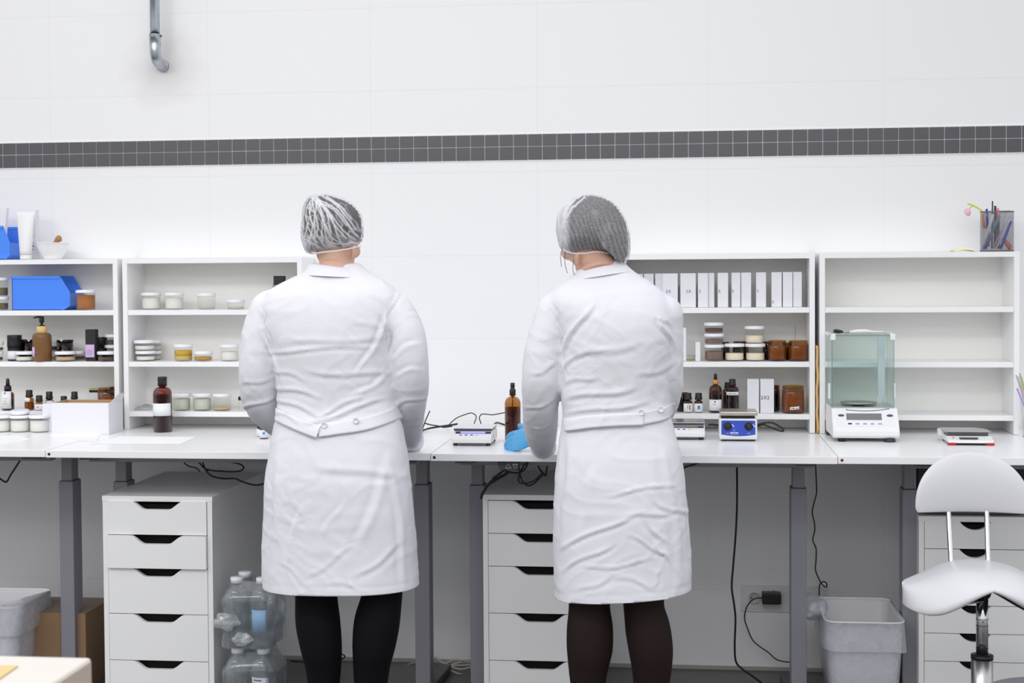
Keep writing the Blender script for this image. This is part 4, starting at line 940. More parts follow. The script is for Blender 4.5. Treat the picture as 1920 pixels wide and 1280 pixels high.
# ----- person in black tights -----
YP = 4.05
torso1 = [(494, 590, 668, .055, .03), (504, 578, 678, .060, .028), (515, 560, 694, .070, .022), (527, 532, 720, .080, .015), (540, 508, 738, .090, .008), (555, 495, 748, .098, .002), (580, 488, 752, .108, 0), (620, 497, 747, .115, -.002), (660, 512, 737, .115, 0),
          (700, 519, 738, .110, .003), (740, 522, 739, .106, .006), (772, 522, 743, .106, .006), (800, 515, 753, .116, .002), (850, 508, 763, .130, -.004), (900, 502, 770, .138, -.006), (950, 499, 774, .140, -.004),
          (1000, 497, 778, .142, -.002), (1050, 495, 781, .145, 0), (1085, 496, 784, .148, 0), (1104, 497, 785, .149, 0), (1118, 499, 785, .149, 0)]
sl1 = [[(508, 585, 4.06, .062), (493, 622, 4.05, (.058, .060)), (486, 662, 4.045, (.054, .058)), (483.5, 705, 4.05, (.053, .057)), (489, 748, 4.09, (.053, .054)), (512, 782, 4.20, (.050, .048)), (545, 802, 4.36, (.042, .042)), (560, 806, 4.44, (.042, .040))],
       [(738, 588, 4.06, .060), (760, 625, 4.05, (.056, .060)), (768, 668, 4.045, (.054, .058)), (770, 710, 4.06, (.053, .056)), (770, 750, 4.12, (.048, .052)), (766, 785, 4.24, (.045, .046)), (767, 812, 4.36, (.040, .040)), (768, 822, 4.43, (.038, .036))]]
f1 = [(512, 655, 700, 648, .008, .004), (520, 722, 610, 736, .009, .005), (735, 596, 690, 690, .010, .005), (722, 575, 738, 650, .006, .005), (505, 618, 532, 700, .008, .006), (528, 745, 610, 770, .008, .006), (600, 783, 722, 748, .009, .006),
      (615, 770, 690, 742, .008, .005), (520, 690, 585, 705, .010, .003), (600, 690, 735, 700, .012, .003), (560, 640, 720, 628, .014, .003), (735, 700, 680, 735, .009, .004), (525, 765, 575, 782, .006, .004),
      (452, 770, 512, 742, .008, .006), (462, 720, 515, 705, .009, .003), (790, 640, 745, 665, .010, .003), (795, 690, 745, 700, .010, .003), (740, 760, 790, 745, .009, .004), (750, 545, 736, 600, .004, -.004), (736, 600, 738, 660, .004, -.005), (498, 560, 508, 600, .004, -.004), (508, 600, 522, 650, .004, -.004),
      (585, 940, 560, 1040, .010, .003), (620, 860, 760, 885, .018, .003), (740, 860, 700, 1000, .020, .004), (665, 925, 630, 985, .010, .002), (540, 850, 530, 1080, .022, .003), (600, 1060, 680, 1010, .010, .002), (690, 1060, 760, 1010, .012, .003), (548, 1040, 600, 1075, .008, .002), (640, 1070, 700, 1085, .008, .002), (745, 870, 772, 1080, .012, .004)]
legs1 = [[(594, 1060, 4.06, (.062, .066)), (593, 1115, 4.05, (.0595, .064)), (596, 1165, 4.04, (.063, .066)), (602, 1210, 4.04, (.059, .062)), (606, 1245, 4.05, (.052, .055)), (607, 1290, 4.06, (.044, .047)), (608, 1345, 4.07, (.033, .038)), (608, 1385, 4.07, (.030, .034)), (608, 1402, 4.075, (.033, .038))],
         [(716, 1060, 4.06, (.062, .066)), (716, 1115, 4.05, (.0575, .063)), (707, 1165, 4.04, (.0645, .066)), (701, 1210, 4.04, (.061, .062)), (697, 1245, 4.05, (.053, .055)), (695, 1290, 4.06, (.046, .047)), (694, 1345, 4.07, (.034, .038)), (694, 1385, 4.07, (.030, .034)), (694, 1402, 4.075, (.033, .038))]]
BLKT = mat('black_tights', (20, 20, 25), .8, spec=.12, bump=.2, bscale=900)
BRNT = mat('dark_brown_tights', (44, 32, 31), .75, spec=.15, bump=.2, bscale=900)
neck1 = [(632, 520, 4.06, .054), (631, 500, 4.065, .050), (632, 478, 4.075, .050), (628, 450, 4.08, .055)]
col1 = cone_collar([(587, 497, 672, 507, .050, .022), (583, 492.5, 670, 503, .053, .020), (579, 494, 675, 506, .060, .018), (572, 505, 684, 513, .072, .018), (566, 515, 692, 521, .080, .016)])
zd = Z_DESK
hl = P(560, 806, Y=4.45); hr = P(757, 826, Y=4.44)
hl.z = zd+.036; hr.z = zd+.034
p1, own1, C1, R1, bvh1 = person('person', 'person in white lab coat, black tights and streaked white hairnet, seen from behind', YP, torso1, sl1, f1, legs1, BLKT, neck1, (627, 440, 4.085), -.40, -.45,
    [([(616, 799), (650, 794), (700, 787), (748, 773)], .036, .008), ([(522, 772), (550, 779), (590, 792), (617, 801)], .034, .014)], [(608, 797), (666, 789)], col1,
    [(hl, Vector((.35, 1, -.16)), Vector((0, -.1, -1)), 1, .25), (hr, Vector((-.55, 1, -.16)), Vector((0, -.1, -1)), -1, .25)], ears=[(665, 472, 4.04)])
# hair and net
out1 = [(600, 363), (582, 368), (573, 382), (569, 410), (567, 440), (571, 462), (581, 476), (600, 472), (630, 469), (655, 465), (670, 460), (677, 448), (680, 428), (678, 408), (671, 392), (655, 378), (630, 367)]
st1 = [((598, 372), (588, 395), (590, 420), (600, 440), (608, 455)), ((598, 370), (615, 400), (630, 430), (640, 450), (662, 461)), ((600, 368), (632, 400), (655, 432), (672, 450)), ((605, 366), (640, 385), (662, 410), (674, 430)), ((594, 380), (597, 410), (607, 432), (620, 462)),
       ((612, 378), (620, 410), (628, 430), (636, 452)), ((585, 385), (580, 410), (584, 432)), ((620, 370), (650, 390), (668, 412)), ((602, 372), (624, 396), (640, 420), (660, 448)), ((590, 392), (606, 402), (613, 425), (610, 445)), ((576, 440), (590, 452), (608, 462)), ((630, 455), (650, 458), (668, 456))]
_r = random.Random(4)
for _k in range(9):
    _a = -.25+1.25*_k/8+_r.uniform(-.04, .04); _e = (600+75*_a, 466-_r.uniform(0, 55)*max(0, _a)); _s = (599+_r.uniform(-8, 12), 370+_r.uniform(0, 10)); _m = ((_s[0]+_e[0])/2+7, (_s[1]+_e[1])/2-9+_r.uniform(-4, 4))
    st1.append((_s, _m, _e))
def pleat_fn(Cpx, Yc, strokes, wd, fill=None, rib=None):
    C = P(Cpx[0], Cpx[1], Y=Yc); SS = []
    for s_ in strokes:
        q = spline([P(a, b, Y=Yc) for a, b in s_], 4); SS.append([(p.x-C.x, p.z-C.z) for p in q])
    def f(x, z, ph, t):
        v = 0.0
        if ph < .6:
            wob = .002*noise.noise(Vector((x*90, z*90, 3)))
            for s_ in SS:
                dm = min(seg_dist(x+wob, z-wob, *s_[i], *s_[i+1])[0] for i in range(len(s_)-1))
                if dm < wd*3: v = max(v, math.exp(-(dm/wd)**2))
        g = fill(x, z) if fill else 0.0
        if rib: g += rib(x, z, t)
        edge = max(0, 1-math.cos(ph)*1.9)*0.0
        return min(1.0, .85*v+g), .0022*v
    return f
def fill1(x, z):
    n_ = noise.noise(Vector((x*38, z*38, 7))); low = max(0, min(1, (-z-.020)/.03)); lft = max(0, min(1, (-x-.055)/.02))
    return max(0, low*(.45+1.0*n_))+.65*lft+.5*max(0, 1-abs(noise.noise(Vector((x*60+z*30, z*34, 9))))*7)*(.4+.6*(z < .03))
NET1 = net_material('hairnet_gauze', 260, 1, 1, .15)
NET2 = net_material('hairnet_gauze_dense', 240, 1, 2, .26)
def hair_cap(outl, C, Yc, k, name, m, parent, db, dfr, m2=None):
    o2 = [(C[0]+(a-C[0])*k, C[1]+(b-C[1])*k) for a, b in outl]
    return blob_net(C, Yc, o2, db, dfr, name, m, parent, lambda x, z, ph, t: (0, .0015*math.sin(t*40+z*90)), 90, 40)
o, _ = hair_cap([(a, b+(3 if 590 < a < 650 and b > 450 else 0)) for a, b in out1], (622, 425), 4.07, .935, 'hair', HAIR1, p1, .097, .092); own1(o)
o, _ = blob_net((622, 425), 4.07, out1, .104, .100, 'hair_net', NET1, p1, pleat_fn((622, 425), 4.07, st1, .0019, fill1)); own1(o)
# nape stubble and elastic edge
el = [P(a, b, Y=4.0) for a, b in ((578, 474), (590, 475), (610, 472), (635, 470), (655, 466), (672, 459))]
def elastic(pts, Yb, Yc, parent, own, r=.0016, name='elastic_edge'):
    q = spline(pts, 14); n = len(q); vs = []
    for i, p in enumerate(q):
        u = 2*i/(n-1)-1; y = Yc-(Yc-Yb)*math.sqrt(max(0, 1-u*u*.92)); vs.append(Vector((p.x, y, p.z+.0016*math.sin(i*2.1))))
    return own(MB().tube(vs, [r*(1+.35*math.sin(i*2.6)) for i in range(n)], 8).build(name, mat('elastic_white', (240, 240, 244), .8), parent))
elastic([P(a, b, Y=4.0) for a, b in ((576, 470), (590, 474.5), (610, 472.5), (635, 470), (655, 466), (669, 461))], 3.985, 4.09, p1, own1)
# ----- person in brown tights -----
torso2 = [(486, 1100, 1162, .050, .05), (496, 1092, 1174, .056, .045), (508, 1082, 1186, .064, .038), (520, 1068, 1202, .074, .030), (533, 1048, 1226, .084, .022), (547, 1034, 1243, .094, .014), (565, 1028, 1256, .104, .006), (590, 1038, 1264, .112, 0), (620, 1049, 1264, .118, -.002), (660, 1055, 1260, .118, 0),
          (700, 1053, 1256, .112, .003), (740, 1051, 1254, .108, .005), (778, 1056, 1257, .106, .006), (800, 1052, 1263, .112, .003), (850, 1045, 1277, .128, -.004), (900, 1041, 1284, .138, -.007), (950, 1039, 1289, .142, -.006), (1000, 1038, 1293, .144, -.004),
          (1050, 1038, 1296, .146, 0), (1090, 1039, 1297, .148, 0), (1118, 1041, 1296, .149, 0), (1135, 1042, 1295, .149, 0)]
sl2 = [[(1044, 588, 4.06, .060), (1026, 632, 4.05, (.054, .060)), (1018, 675, 4.045, (.055, .060)), (1015, 715, 4.05, (.054, .058)), (1013, 755, 4.10, (.052, .055)), (1014, 792, 4.20, (.050, .050)), (1016, 822, 4.30, (.042, .042)), (1018, 834, 4.375, (.034, .036))],
       [(1242, 592, 4.06, .058), (1243, 640, 4.07, (.056, .060)), (1244, 690, 4.08, (.055, .058)), (1243, 730, 4.11, (.054, .055)), (1236, 765, 4.20, (.048, .048)), (1220, 792, 4.36, (.042, .042)), (1214, 800, 4.43, (.042, .040))]]
f2 = [(1062, 648, 1112, 570, .010, .007), (1056, 690, 1102, 652, .009, .005), (1074, 742, 1185, 722, .012, .006), (1072, 772, 1205, 748, .010, .006), (1064, 715, 1120, 700, .010, .004), (1240, 600, 1262, 650, .008, .006), (1236, 590, 1258, 612, .006, .005), (1130, 780, 1150, 745, .007, .003),
      (1085, 660, 1200, 640, .016, .003), (1200, 700, 1262, 680, .012, .003), (1050, 600, 1058, 650, .004, -.006), (1036, 565, 1052, 602, .004, -.005), (1058, 650, 1054, 760, .004, -.004),
      (1062, 1012, 1180, 952, .008, .006), (1180, 952, 1262, 946, .008, .004), (1066, 1052, 1150, 1002, .007, .005), (1108, 1046, 1215, 1034, .006, .005), (1186, 990, 1252, 1022, .006, .005), (1230, 1000, 1252, 1038, .006, .005), (1232, 926, 1290, 962, .008, .004), (1150, 912, 1262, 898, .007, .004),
      (1205, 945, 1245, 1000, .008, .005), (1120, 870, 1100, 960, .018, .003), (1070, 830, 1065, 1000, .018, .004), (1160, 1060, 1225, 1080, .008, .003), (1225, 1080, 1240, 1055, .006, .003), (1090, 1090, 1150, 1060, .009, .003), (1250, 850, 1275, 1050, .016, .004), (985, 770, 1040, 748, .009, .004), (1000, 700, 1045, 680, .010, .003), (995, 810, 1035, 795, .007, .004)]
legs2 = [[(1106, 1080, 4.06, (.060, .066)), (1105, 1135, 4.05, (.0575, .064)), (1106, 1175, 4.04, (.064, .066)), (1105.5, 1215, 4.04, (.064, .063)), (1103, 1250, 4.05, (.056, .056)), (1102, 1290, 4.06, (.047, .048)), (1101, 1345, 4.07, (.034, .038)), (1101, 1385, 4.07, (.030, .034)), (1101, 1404, 4.075, (.033, .038))],
         [(1206, 1080, 4.06, (.062, .066)), (1207, 1135, 4.05, (.0565, .064)), (1214, 1175, 4.04, (.062, .066)), (1220, 1215, 4.04, (.0615, .063)), (1222, 1250, 4.05, (.056, .056)), (1221, 1290, 4.06, (.048, .048)), (1220, 1345, 4.07, (.034, .038)), (1220, 1385, 4.07, (.030, .034)), (1220, 1404, 4.075, (.033, .038))]]
neck2 = [(1125, 512, 4.06, .054), (1122, 498, 4.07, .050), (1112, 478, 4.085, .050), (1108, 450, 4.09, .055)]
col2 = cone_collar([(1085, 508, 1160, 488, .050, .040), (1083, 505, 1159, 484, .053, .038), (1079, 508, 1166, 488, .060, .036), (1072, 518, 1178, 500, .072, .032), (1066, 527, 1186, 508, .080, .030)])
hl = P(1006, 826, Y=4.43); hl.z = zd+.050; hr = P(1214, 802, Y=4.46); hr.z = zd+.036
p2, own2, C2_, R2, bvh2 = person('person', 'person in white lab coat and brown tights resting a blue-gloved hand on the desk', YP, torso2, sl2, f2, legs2, BRNT, neck2, (1100, 442, 4.09), .55, -.45,
    [([(1060, 792), (1110, 783), (1160, 779), (1208, 778)], .034, .014), ([(1200, 778), (1235, 773), (1268, 768)], .036, .008)], [(1202, 774), (1239, 770)], col2,
    [(hl, Vector((-.82, .48, -.24)), Vector((.42, .535, -.48)), 1, .30), (hr, Vector((.1, 1, -.16)), Vector((0, -.1, -1)), -1, .25)], hem=(1115, 1102), ears=[(1083, 484, 4.035)])
out2 = [(1105, 364), (1080, 370), (1060, 382), (1048, 400), (1043, 420), (1045, 445), (1052, 466), (1062, 473), (1090, 474), (1120, 471), (1140, 474), (1155, 486), (1168, 498), (1178, 484), (1182, 455), (1179, 430), (1170, 405), (1155, 384), (1132, 369)]
def rib2(x, z, t):
    u = x*.93+z*.30; r_ = math.sin(u*560+3*noise.noise(Vector((x*20, z*20, 0)))); up = max(0, min(1, (.045-z)/.05))
    return .17*max(0, r_)*up
def fill2(x, z):
    n_ = noise.noise(Vector((x*30, z*30, 4))); lft = max(0, min(1, (-x-.052+.25*max(0, z-.02))/.016)); rgt = max(0, min(1, (x-.095)/.012)); return .55*lft+.45*rgt+max(0, n_-.3)*.3
st2 = [((1070, 378), (1056, 392), (1050, 412), (1052, 440)), ((1092, 368), (1070, 385), (1058, 405)), ((1085, 372), (1066, 392), (1060, 420), (1054, 448)), ((1134, 456), (1136, 464)), ((1100, 372), (1078, 392), (1062, 420)), ((1052, 455), (1058, 468), (1070, 472))]
o, _ = hair_cap([(a, b+(2 if 1100 < a < 1150 and b > 450 else 0)) for a, b in out2], (1110, 425), 4.075, .95, 'hair', HAIR1, p2, .102, .092); own2(o)
o, _ = blob_net((1110, 425), 4.075, out2, .108, .100, 'hair_net', NET2, p2, pleat_fn((1110, 425), 4.075, st2, .0022, fill2, rib2)); own2(o)
elastic([P(a, b, Y=4.0) for a, b in ((1052, 466), (1070, 474), (1095, 475), (1120, 472), (1142, 475))], 3.985, 4.09, p2, own2, .0013)
for k, s_ in enumerate((((1055, 462), (1051, 480), (1053, 500)), ((1060, 470), (1059, 492), (1064, 512)), ((1090, 470), (1088, 488), (1082, 494), (1078, 490)), ((1076, 486), (1074, 505), (1079, 520)))):
    pts = [P(a, b, Y=4.02+.01*k) for a, b in s_]
    own2(MB().tube(spline(pts, 6), .0007, 6).build('loose_strand', HAIR1, p2))
# ---------------- instruments on the desks ----------------
def lab_scale(x0, x1, ybot, label, lit):
    Yf = P((x0+x1)/2, ybot, Z=ZD).y; a = P(x0, ybot, Y=Yf).x; w = P(x1, ybot, Y=Yf).x-a; d = w*1.2
    t = thing('digital_scale', label, 'scale', (a, Yf, ZD), group='white digital scales with flat pans')
    prof = [(0, .008), (0, .021), (.006, .028), (.040, .043), (d-.01, .043), (d, .036), (d, .008)]
    MB().prism(prof, 0, w, plane='yz').build('housing', PLAST, t, bevel=.003, seg=3)
    for (u, v) in ((.012, .012), (w-.012, .012), (.012, d-.015), (w-.012, d-.015)): MB().lathe([(.008, 0), (.008, .008)], c=(u, v), seg=16).build('foot', BLACK, t)
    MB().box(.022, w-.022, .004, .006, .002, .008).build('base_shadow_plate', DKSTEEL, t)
    sl = math.atan2(.015, .034); M = Matrix.Translation((0, .006, .028)) @ Matrix.Rotation(sl, 4, 'X')
    MB().box(.010, w-.004, .019, .031, .0002, .0008, M=M).build('display_bezel', mat('dark_bezel', (60, 60, 70), .3), t)
    MB().box(.026, w-.022, .0195, .0305, .0008, .0013, M=M).build('display', mat('lit_display', (150, 150, 250), .3, emit=((140, 140, 255), .75)) if lit else mat('grey_display', (120, 122, 122), .2), t)
    for i, c in enumerate(((190, 70, 70), (80, 84, 150), (80, 84, 150), (226, 210, 140))):
        MB().box(.024+i*.0175, .0325+i*.0175, .0075, .0125, .0002, .0010, M=M).build('button', mat('button_%s' % ('red', 'navy', 'navy', 'yellow')[i], c, .5), t, bevel=.0003)
    for i in range(4): MB().box(w-.0002, w+.0006, .05+i*.008, .054+i*.008, .018, .030).build('vent_slot', INKGREY, t) if i == 1 else None
    MB().lathe([(.012, .043), (.012, .050)], c=(w/2, d*.55), seg=20).build('pan_post', BLACK, t)
    p = MB(); pw = w*.50
    p.box(w/2-pw, w/2+pw, .034, d+.004, .050, .0535); p.build('weighing_pan', STEEL if not lit else mat('pale_steel', (232, 232, 232), .35, metal=.3), t, bevel=.0015)
    MB().box(w/2-pw+.003, w/2+pw-.003, .037, d, .0445, .0500).build('pan_carrier', DKSTEEL, t)
    return t
lab_scale(846, 921, 835.5, 'white digital scale with lit blue display beside the spray bottle', True)
lab_scale(1246, 1322, 824, 'white digital scale with grey display half behind the coat, left of the hotplate', False)
# hotplate stirrer
Yf = P(1384, 826.5, Z=ZD).y; a = P(1349, 826, Y=Yf).x; w = P(1420, 826, Y=Yf).x-a; d = .125; hb = zat(1384, 785, Yf)-ZD
t = thing('hotplate_stirrer', 'hotplate stirrer with blue front panel and two black knobs', 'hotplate', (a, Yf, ZD))
MB().prism([(.003, .004), (0, .012), (.004, hb), (d, hb), (d, .004)], 0, w, plane='yz').build('housing', PLAST, t, bevel=.004, seg=3)
for (u, v) in ((.015, .015), (w-.015, .015), (.015, d-.015), (w-.015, d-.015)): MB().lathe([(.008, 0), (.008, .005)], c=(u, v), seg=16).build('foot', BLACK, t)
MB().box(.006, w-.006, .006, .01, .001, .005).build('base_plate', BLACK, t)
zp0, zp1 = .021, hb-.006; pts = [(.007, zp1), (w-.007, zp1), (w-.006, zp0)]+[(w-.006-(w-.012)*k/12, zp0-.0055*math.sin(math.pi*k/12)) for k in range(1, 12)]+[(.006, zp0)]
MB().prism(pts, -.0003, .003).build('front_panel', mat('royal_blue_panel', (52, 84, 196), .35), t)
for cx in (.0262, w-.0275):
    k = MB().lathe([(.0135, 0), (.0125, .003), (.0095, .004), (.0085, .016), (.0075, .017)], seg=28, M=Matrix.Translation((cx, -.0003, hb-.0245)) @ Matrix.Rotation(math.pi/2, 4, 'X')).build('knob', BLACK, t)
    MB().add([(cx+.012, -.0012, hb-.018), (cx+.0145, -.0012, hb-.0165), (cx+.0215, -.0012, hb-.0255), (cx+.019, -.0012, hb-.027), (cx+.012, -.0006, hb-.018), (cx+.0145, -.0006, hb-.0165), (cx+.0215, -.0006, hb-.0255), (cx+.019, -.0006, hb-.027)], [(0, 1, 2, 3), (7, 6, 5, 4), (0, 3, 7, 4), (1, 5, 6, 2), (2, 6, 7, 3), (0, 4, 5, 1)]).build('dial_mark', PAPER, t)
    MB().box(cx-.005, cx+.005, -.0012, -.0004, .0245, .0255).build('print_line', PAPER, t)
for (u, v, z, hh) in ((.034, .045, .0265, .0032), (.046, .050, .0265, .0032), (.051, .059, .0265, .0032), (.033, .060, .0215, .0012), (.043, .050, .037, .001), (.043, .050, .032, .001)): MB().box(u*w/.119, v*w/.119, -.0012, -.0004, z-hh/2, z+hh/2).build('print_line', mat('pale_blue_print', (200, 212, 246), .5) if hh < .003 else PAPER, t)
zt = zat(1384, 774, Yf+.01)-ZD
MB().box(.006, w-.008, .012, d-.01, hb+.001, hb+.0085).build('plate_gap', BLACK, t); MB().lathe([(.004, hb-.002), (.004, hb+.010)], c=(.03, .02), seg=12).build('stud', STEEL, t)
MB().box(.002, w+.0015, .004, d, hb+.0095, hb+.022).build('hot_plate', mat('warm_steel', (196, 188, 178), .32, metal=.85), t, bevel=.003, seg=3)
# analytical balance with glass draft shield
Yf = P(1625, 829, Z=ZD).y; a = P(1562.5, 800, Y=Yf).x; w = P(1687, 800, Y=Yf).x-a; s_ = scale_at(a, Yf)
t = thing('analytical_balance', 'white laboratory balance with tall glass draft shield on the right desk', 'balance', (a, Yf, ZD))
za = lambda y, px=1625: zat(px, y, Yf)-ZD
D_ = .225
base = [(.012, .012), (.0, .020), (.0, .034), (.006, .044), (.052, za(772)+.008), (D_, za(772)+.008), (D_+.01, .040), (D_+.01, .012)]
MB().prism(base, -.001, w+.001, plane='yz').build('housing', PLAST, t, bevel=.005, seg=3)
zc = za(772)+.0085
M = Matrix.Translation((0, .006, .044)) @ Matrix.Rotation(math.atan2(za(772)+.008-.044, .046), 4, 'X'); Ls = math.hypot(.046, za(772)+.008-.044)
MB().box(.012, w-.012, .006, Ls-.006, -.0005, .0006, M=M).build('control_panel', mat('panel_white', (236, 236, 240), .4), t)
MB().box(.044, w-.052, Ls*.40, Ls*.72, .0006, .0012, M=M).build('display', mat('lcd_grey', (118, 122, 120), .2), t)
for (cx) in (.028, w-.026): MB().lathe([(.0105, 0), (.009, .0015)], rx=1.0, ry=.42, seg=28, M=M @ Matrix.Translation((cx, Ls*.62, .0006))).build('button', mat('slate_button', (70, 72, 92), .4), t)
for i in range(5): MB().box(.048+i*.0235, .060+i*.0235, Ls*.18, Ls*.25, .0006, .0011, M=M).build('key', mat('key_grey', (170, 170, 174), .5) if i else BLACK, t, bevel=.0003)
MB().tube([M @ Vector((.044+(w-.07)*k/10, Ls*(.90-.08*math.sin(math.pi*k/10)+.05*k/10), .0010)) for k in range(11)], .0011, 8).build('swoosh_line', mat('navy_line', (60, 60, 84), .5), t)
MB().box(.044, .052, Ls*.86, Ls*.93, .0008, .0016, M=M).build('green_mark', mat('lime_mark', (196, 210, 130), .5), t)
MB().lathe([(.017, 0), (.019, .004), (.016, .012)], c=(w-.028, .022), seg=24).build('levelling_foot', mat('dark_slate_foot', (50, 50, 62), .4), t)
MB().lathe([(.013, 0), (.013, .012)], c=(.03, .03), seg=24).build('levelling_foot', BLACK, t); MB().box(-.0005, .018, D_-.02, D_+.006, 0, .028).build('rear_foot', mat('dark_slate_foot', (50, 50, 62), .4), t); MB().lathe([(.012, 0), (.012, .012)], c=(w-.02, D_-.02), seg=20).build('rear_foot', BLACK, t)
gx0 = P(1559.5, 700, Y=Yf+.052).x-a; gx1 = P(1676.5, 700, Y=Yf+.052).x-a; gy0, gy1 = .052, D_-.004; gz1 = zat(1615, 629, Yf+.052)-ZD
MB().box(gx0, gx1, gy0, gy1, zc-.001, zc+.0015).build('chamber_floor', mat('chamber_grey', (188, 188, 190), .3), t)
for nm, b_ in (('front_glass', (gx0, gx1, gy0, gy0+.003)), ('side_glass', (gx0, gx0+.003, gy0+.004, gy1-.01)), ('side_glass', (gx1-.003, gx1, gy0+.004, gy1-.01))):
    MB().box(b_[0], b_[1], b_[2], b_[3], zc+.002, gz1).build(nm, BGLASS, t)
MB().box(gx0+.004, gx1-.004, gy0+.002, gy1-.01, gz1, gz1+.003).build('roof_glass', BGLASS, t)
for (u, v) in ((gx0, gx0+.0016), (gx1-.0016, gx1)): MB().box(u, v, gy0-.0006, gy0+.0006, zc+.002, gz1).build('glass_edge', mat('green_glass_edge', (104, 130, 128), .2), t)
MB().box(gx0, gx1, gy0-.0005, gy0+.0008, gz1-.001, gz1+.0008).build('glass_edge', mat('green_glass_edge', (104, 130, 128), .2), t)
MB().box(gx0-.001, gx1+.001, gy1-.010, gy1, zc+.002, gz1-.002).build('rear_wall', BGLASS, t)
MB().box(gx1-.030, gx1-.008, gy1-.012, gy1+.001, zc+.002, gz1-.002).build('rear_pillar', mat('pale_pillar', (214, 222, 226), .4), t)
for sx in (0, 1):
    x = gx0-.004 if sx == 0 else gx1-.012
    MB().box(x, x+.016, gy0-.004, gy0+.020, gz1-.014, gz1+.006).build('corner_bracket', PLAST, t, bevel=.002)
    MB().box(gx0-.004 if sx == 0 else gx1-.004, gx0+.004 if sx == 0 else gx1+.004, gy0, gy1, gz1-.004, gz1+.006).build('top_rail', PLAST, t, bevel=.001)
    MB().box(gx0-.0075 if sx == 0 else gx1+.0002, gx0-.0002 if sx == 0 else gx1+.0095, gy0+.03, gy0+.05, zat(1550, 752, Yf)-ZD, zat(1550, 722, Yf)-ZD).build('door_handle', PLAST, t, bevel=.003, seg=3)
MB().lathe([(.020, zc+.002), (.020, zc+.006), (.058, zc+.008), (.060, zc+.012), (.050, zc+.0135), (.001, zc+.0135)], c=((gx0+gx1)/2-.005, (gy0+gy1)/2-.01), seg=48).build('weighing_pan', STEEL, t)
MB().box(gx1-.035, gx1-.018, gy1-.02, gy1-.013, zc+.002, zc+.022).build('chamber_block', OFFW, t)
zz = ZD+gz1+.0075; bx_ = a+gx0
br = thing('brush', 'small brush with black head lying on the roof of the balance', 'brush', (bx_+.008, Yf+.075, zz))
MB().tube([(0, 0, .006), (.008, 0, .0065), (.018, 0, .005), (.030, 0, .004)], [(.005, .004), (.0065, .005), (.006, .005), (.003, .003)], 14).build('brush_head', BLACK, br)
MB().tube([(.030, 0, .004), (.050, 0, .004)], .0035, 12).build('ferrule', STEEL, br)
MB().tube([(.050, 0, .004), (.075, 0, .0055), (.10, 0, .006), (.125, 0, .004), (.16, 0, .0035)], [(.003, .003), (.006, .005), (.006, .005), (.003, .003), (.003, .003)], 14).build('handle', PLAST, br)
# flat scale with red feet
Yf = P(1820, 834.5, Z=ZD).y; a = P(1778, 834, Y=Yf).x; w = P(1864, 834, Y=Yf).x-a
t = thing('digital_scale', 'low white scale with steel pan and red front feet on the right desk', 'scale', (a, Yf, ZD)); t.rotation_euler = (0, 0, -.02)
MB().prism([(0, .006), (.002, .014), (.045, .024), (.15, .024), (.15, .006)], 0, w, plane='yz').build('housing', PLAST, t, bevel=.003, seg=3)
for (u, v) in ((-.001, .023), (w-.023, w+.001)): MB().box(u, v, -.002, .02, 0, .0075).build('red_foot', mat('red_rubber', (190, 24, 40), .4), t, bevel=.002)
for (u) in (.012, w-.012): MB().lathe([(.008, 0), (.008, .007)], c=(u, .135), seg=14).build('rear_foot', BLACK, t)
MB().box(.02, w-.02, .001, .12, .003, .0058).build('base_plate', BLACK, t)
MB().box(.036, w-.046, .014, .026, .0165, .0182, M=Matrix.Rotation(.18, 4, 'X')).build('display', mat('dark_lcd', (70, 72, 80), .2), t)
MB().box(.016, .022, .024, .028, .0172, .0180, M=Matrix.Rotation(.16, 4, 'X')).build('red_mark', mat('red_rubber', (190, 24, 40), .4), t)
pn = [(-.004, .050), (.006, .043), (w-.016, .043), (w+.000, .052), (w+.0, .12), (w-.03, .165), (-.004, .165)]
MB().prism(pn, .036, .0385, plane='xy').build('weighing_pan', STEEL, t, bevel=.001)
MB().box(.006, w-.01, .048, .15, .025, .0355).build('pan_carrier', DKSTEEL, t)
MB().box(-.010, .012, .12, .165, .016, .036).build('level_housing', PLAST, t, bevel=.003)
# ---------------- cables, controls, sockets ----------------
def cable(label, pts, Y, r=.003, m=CABLE, name='power_cable', n=8, parent=None):
    P3 = [P(p[0], p[1], Y=(p[2] if len(p) > 2 else Y)) for p in pts]
    o = MB().tube(spline(P3, n), r, 8).build(name, m)
    return tag(o, label, 'cable')
cable('black cable dipping into view at the left edge under the desk', [(40, 858, 4.75), (32, 872), (20, 890), (14, 901), (9, 903), (0, 897), (-14, 888)], 4.75, .0032)
cable('short kinked black cable end under the left desk', [(340, 859), (343, 864), (349, 871), (358, 875), (368, 877), (375, 884)], 4.66, .0022)
cable('black cable looping flat under the left desk', [(387, 860), (405, 862), (425, 865), (447, 869), (457, 875), (452, 882), (437, 884), (415, 883), (398, 882), (383, 877), (374, 867), (370, 860)], 4.68, .0026)
cable('black cable running from under the left desk towards the coat', [(378, 860), (382, 872), (388, 884), (400, 893), (420, 897), (440, 897), (458, 904), (480, 909), (505, 905)], 4.70, .0028)
cable('black cable crossing the loop under the left desk', [(366, 860), (376, 870), (388, 880), (390, 884)], 4.72, .0022)
t = thing('desk_controller', 'dark height control panel with up and down arrows under the middle desk', 'control panel', (P(953, 870, Y=4.40).x, 4.40, 0))
zc_ = zat(953, 882, 4.40); zt = Z_DESK-.0245
xa, xb = P(932, 870, Y=4.40).x-t.location.x, P(974, 870, Y=4.40).x-t.location.x
MB().prism([(xa, zt), (xb, zt), (xb-.004, zc_), (xa+.008, zc_+.002)], 0, .04).build('panel_body', mat('dark_control_plastic', (62, 63, 70), .5), t, bevel=.002)
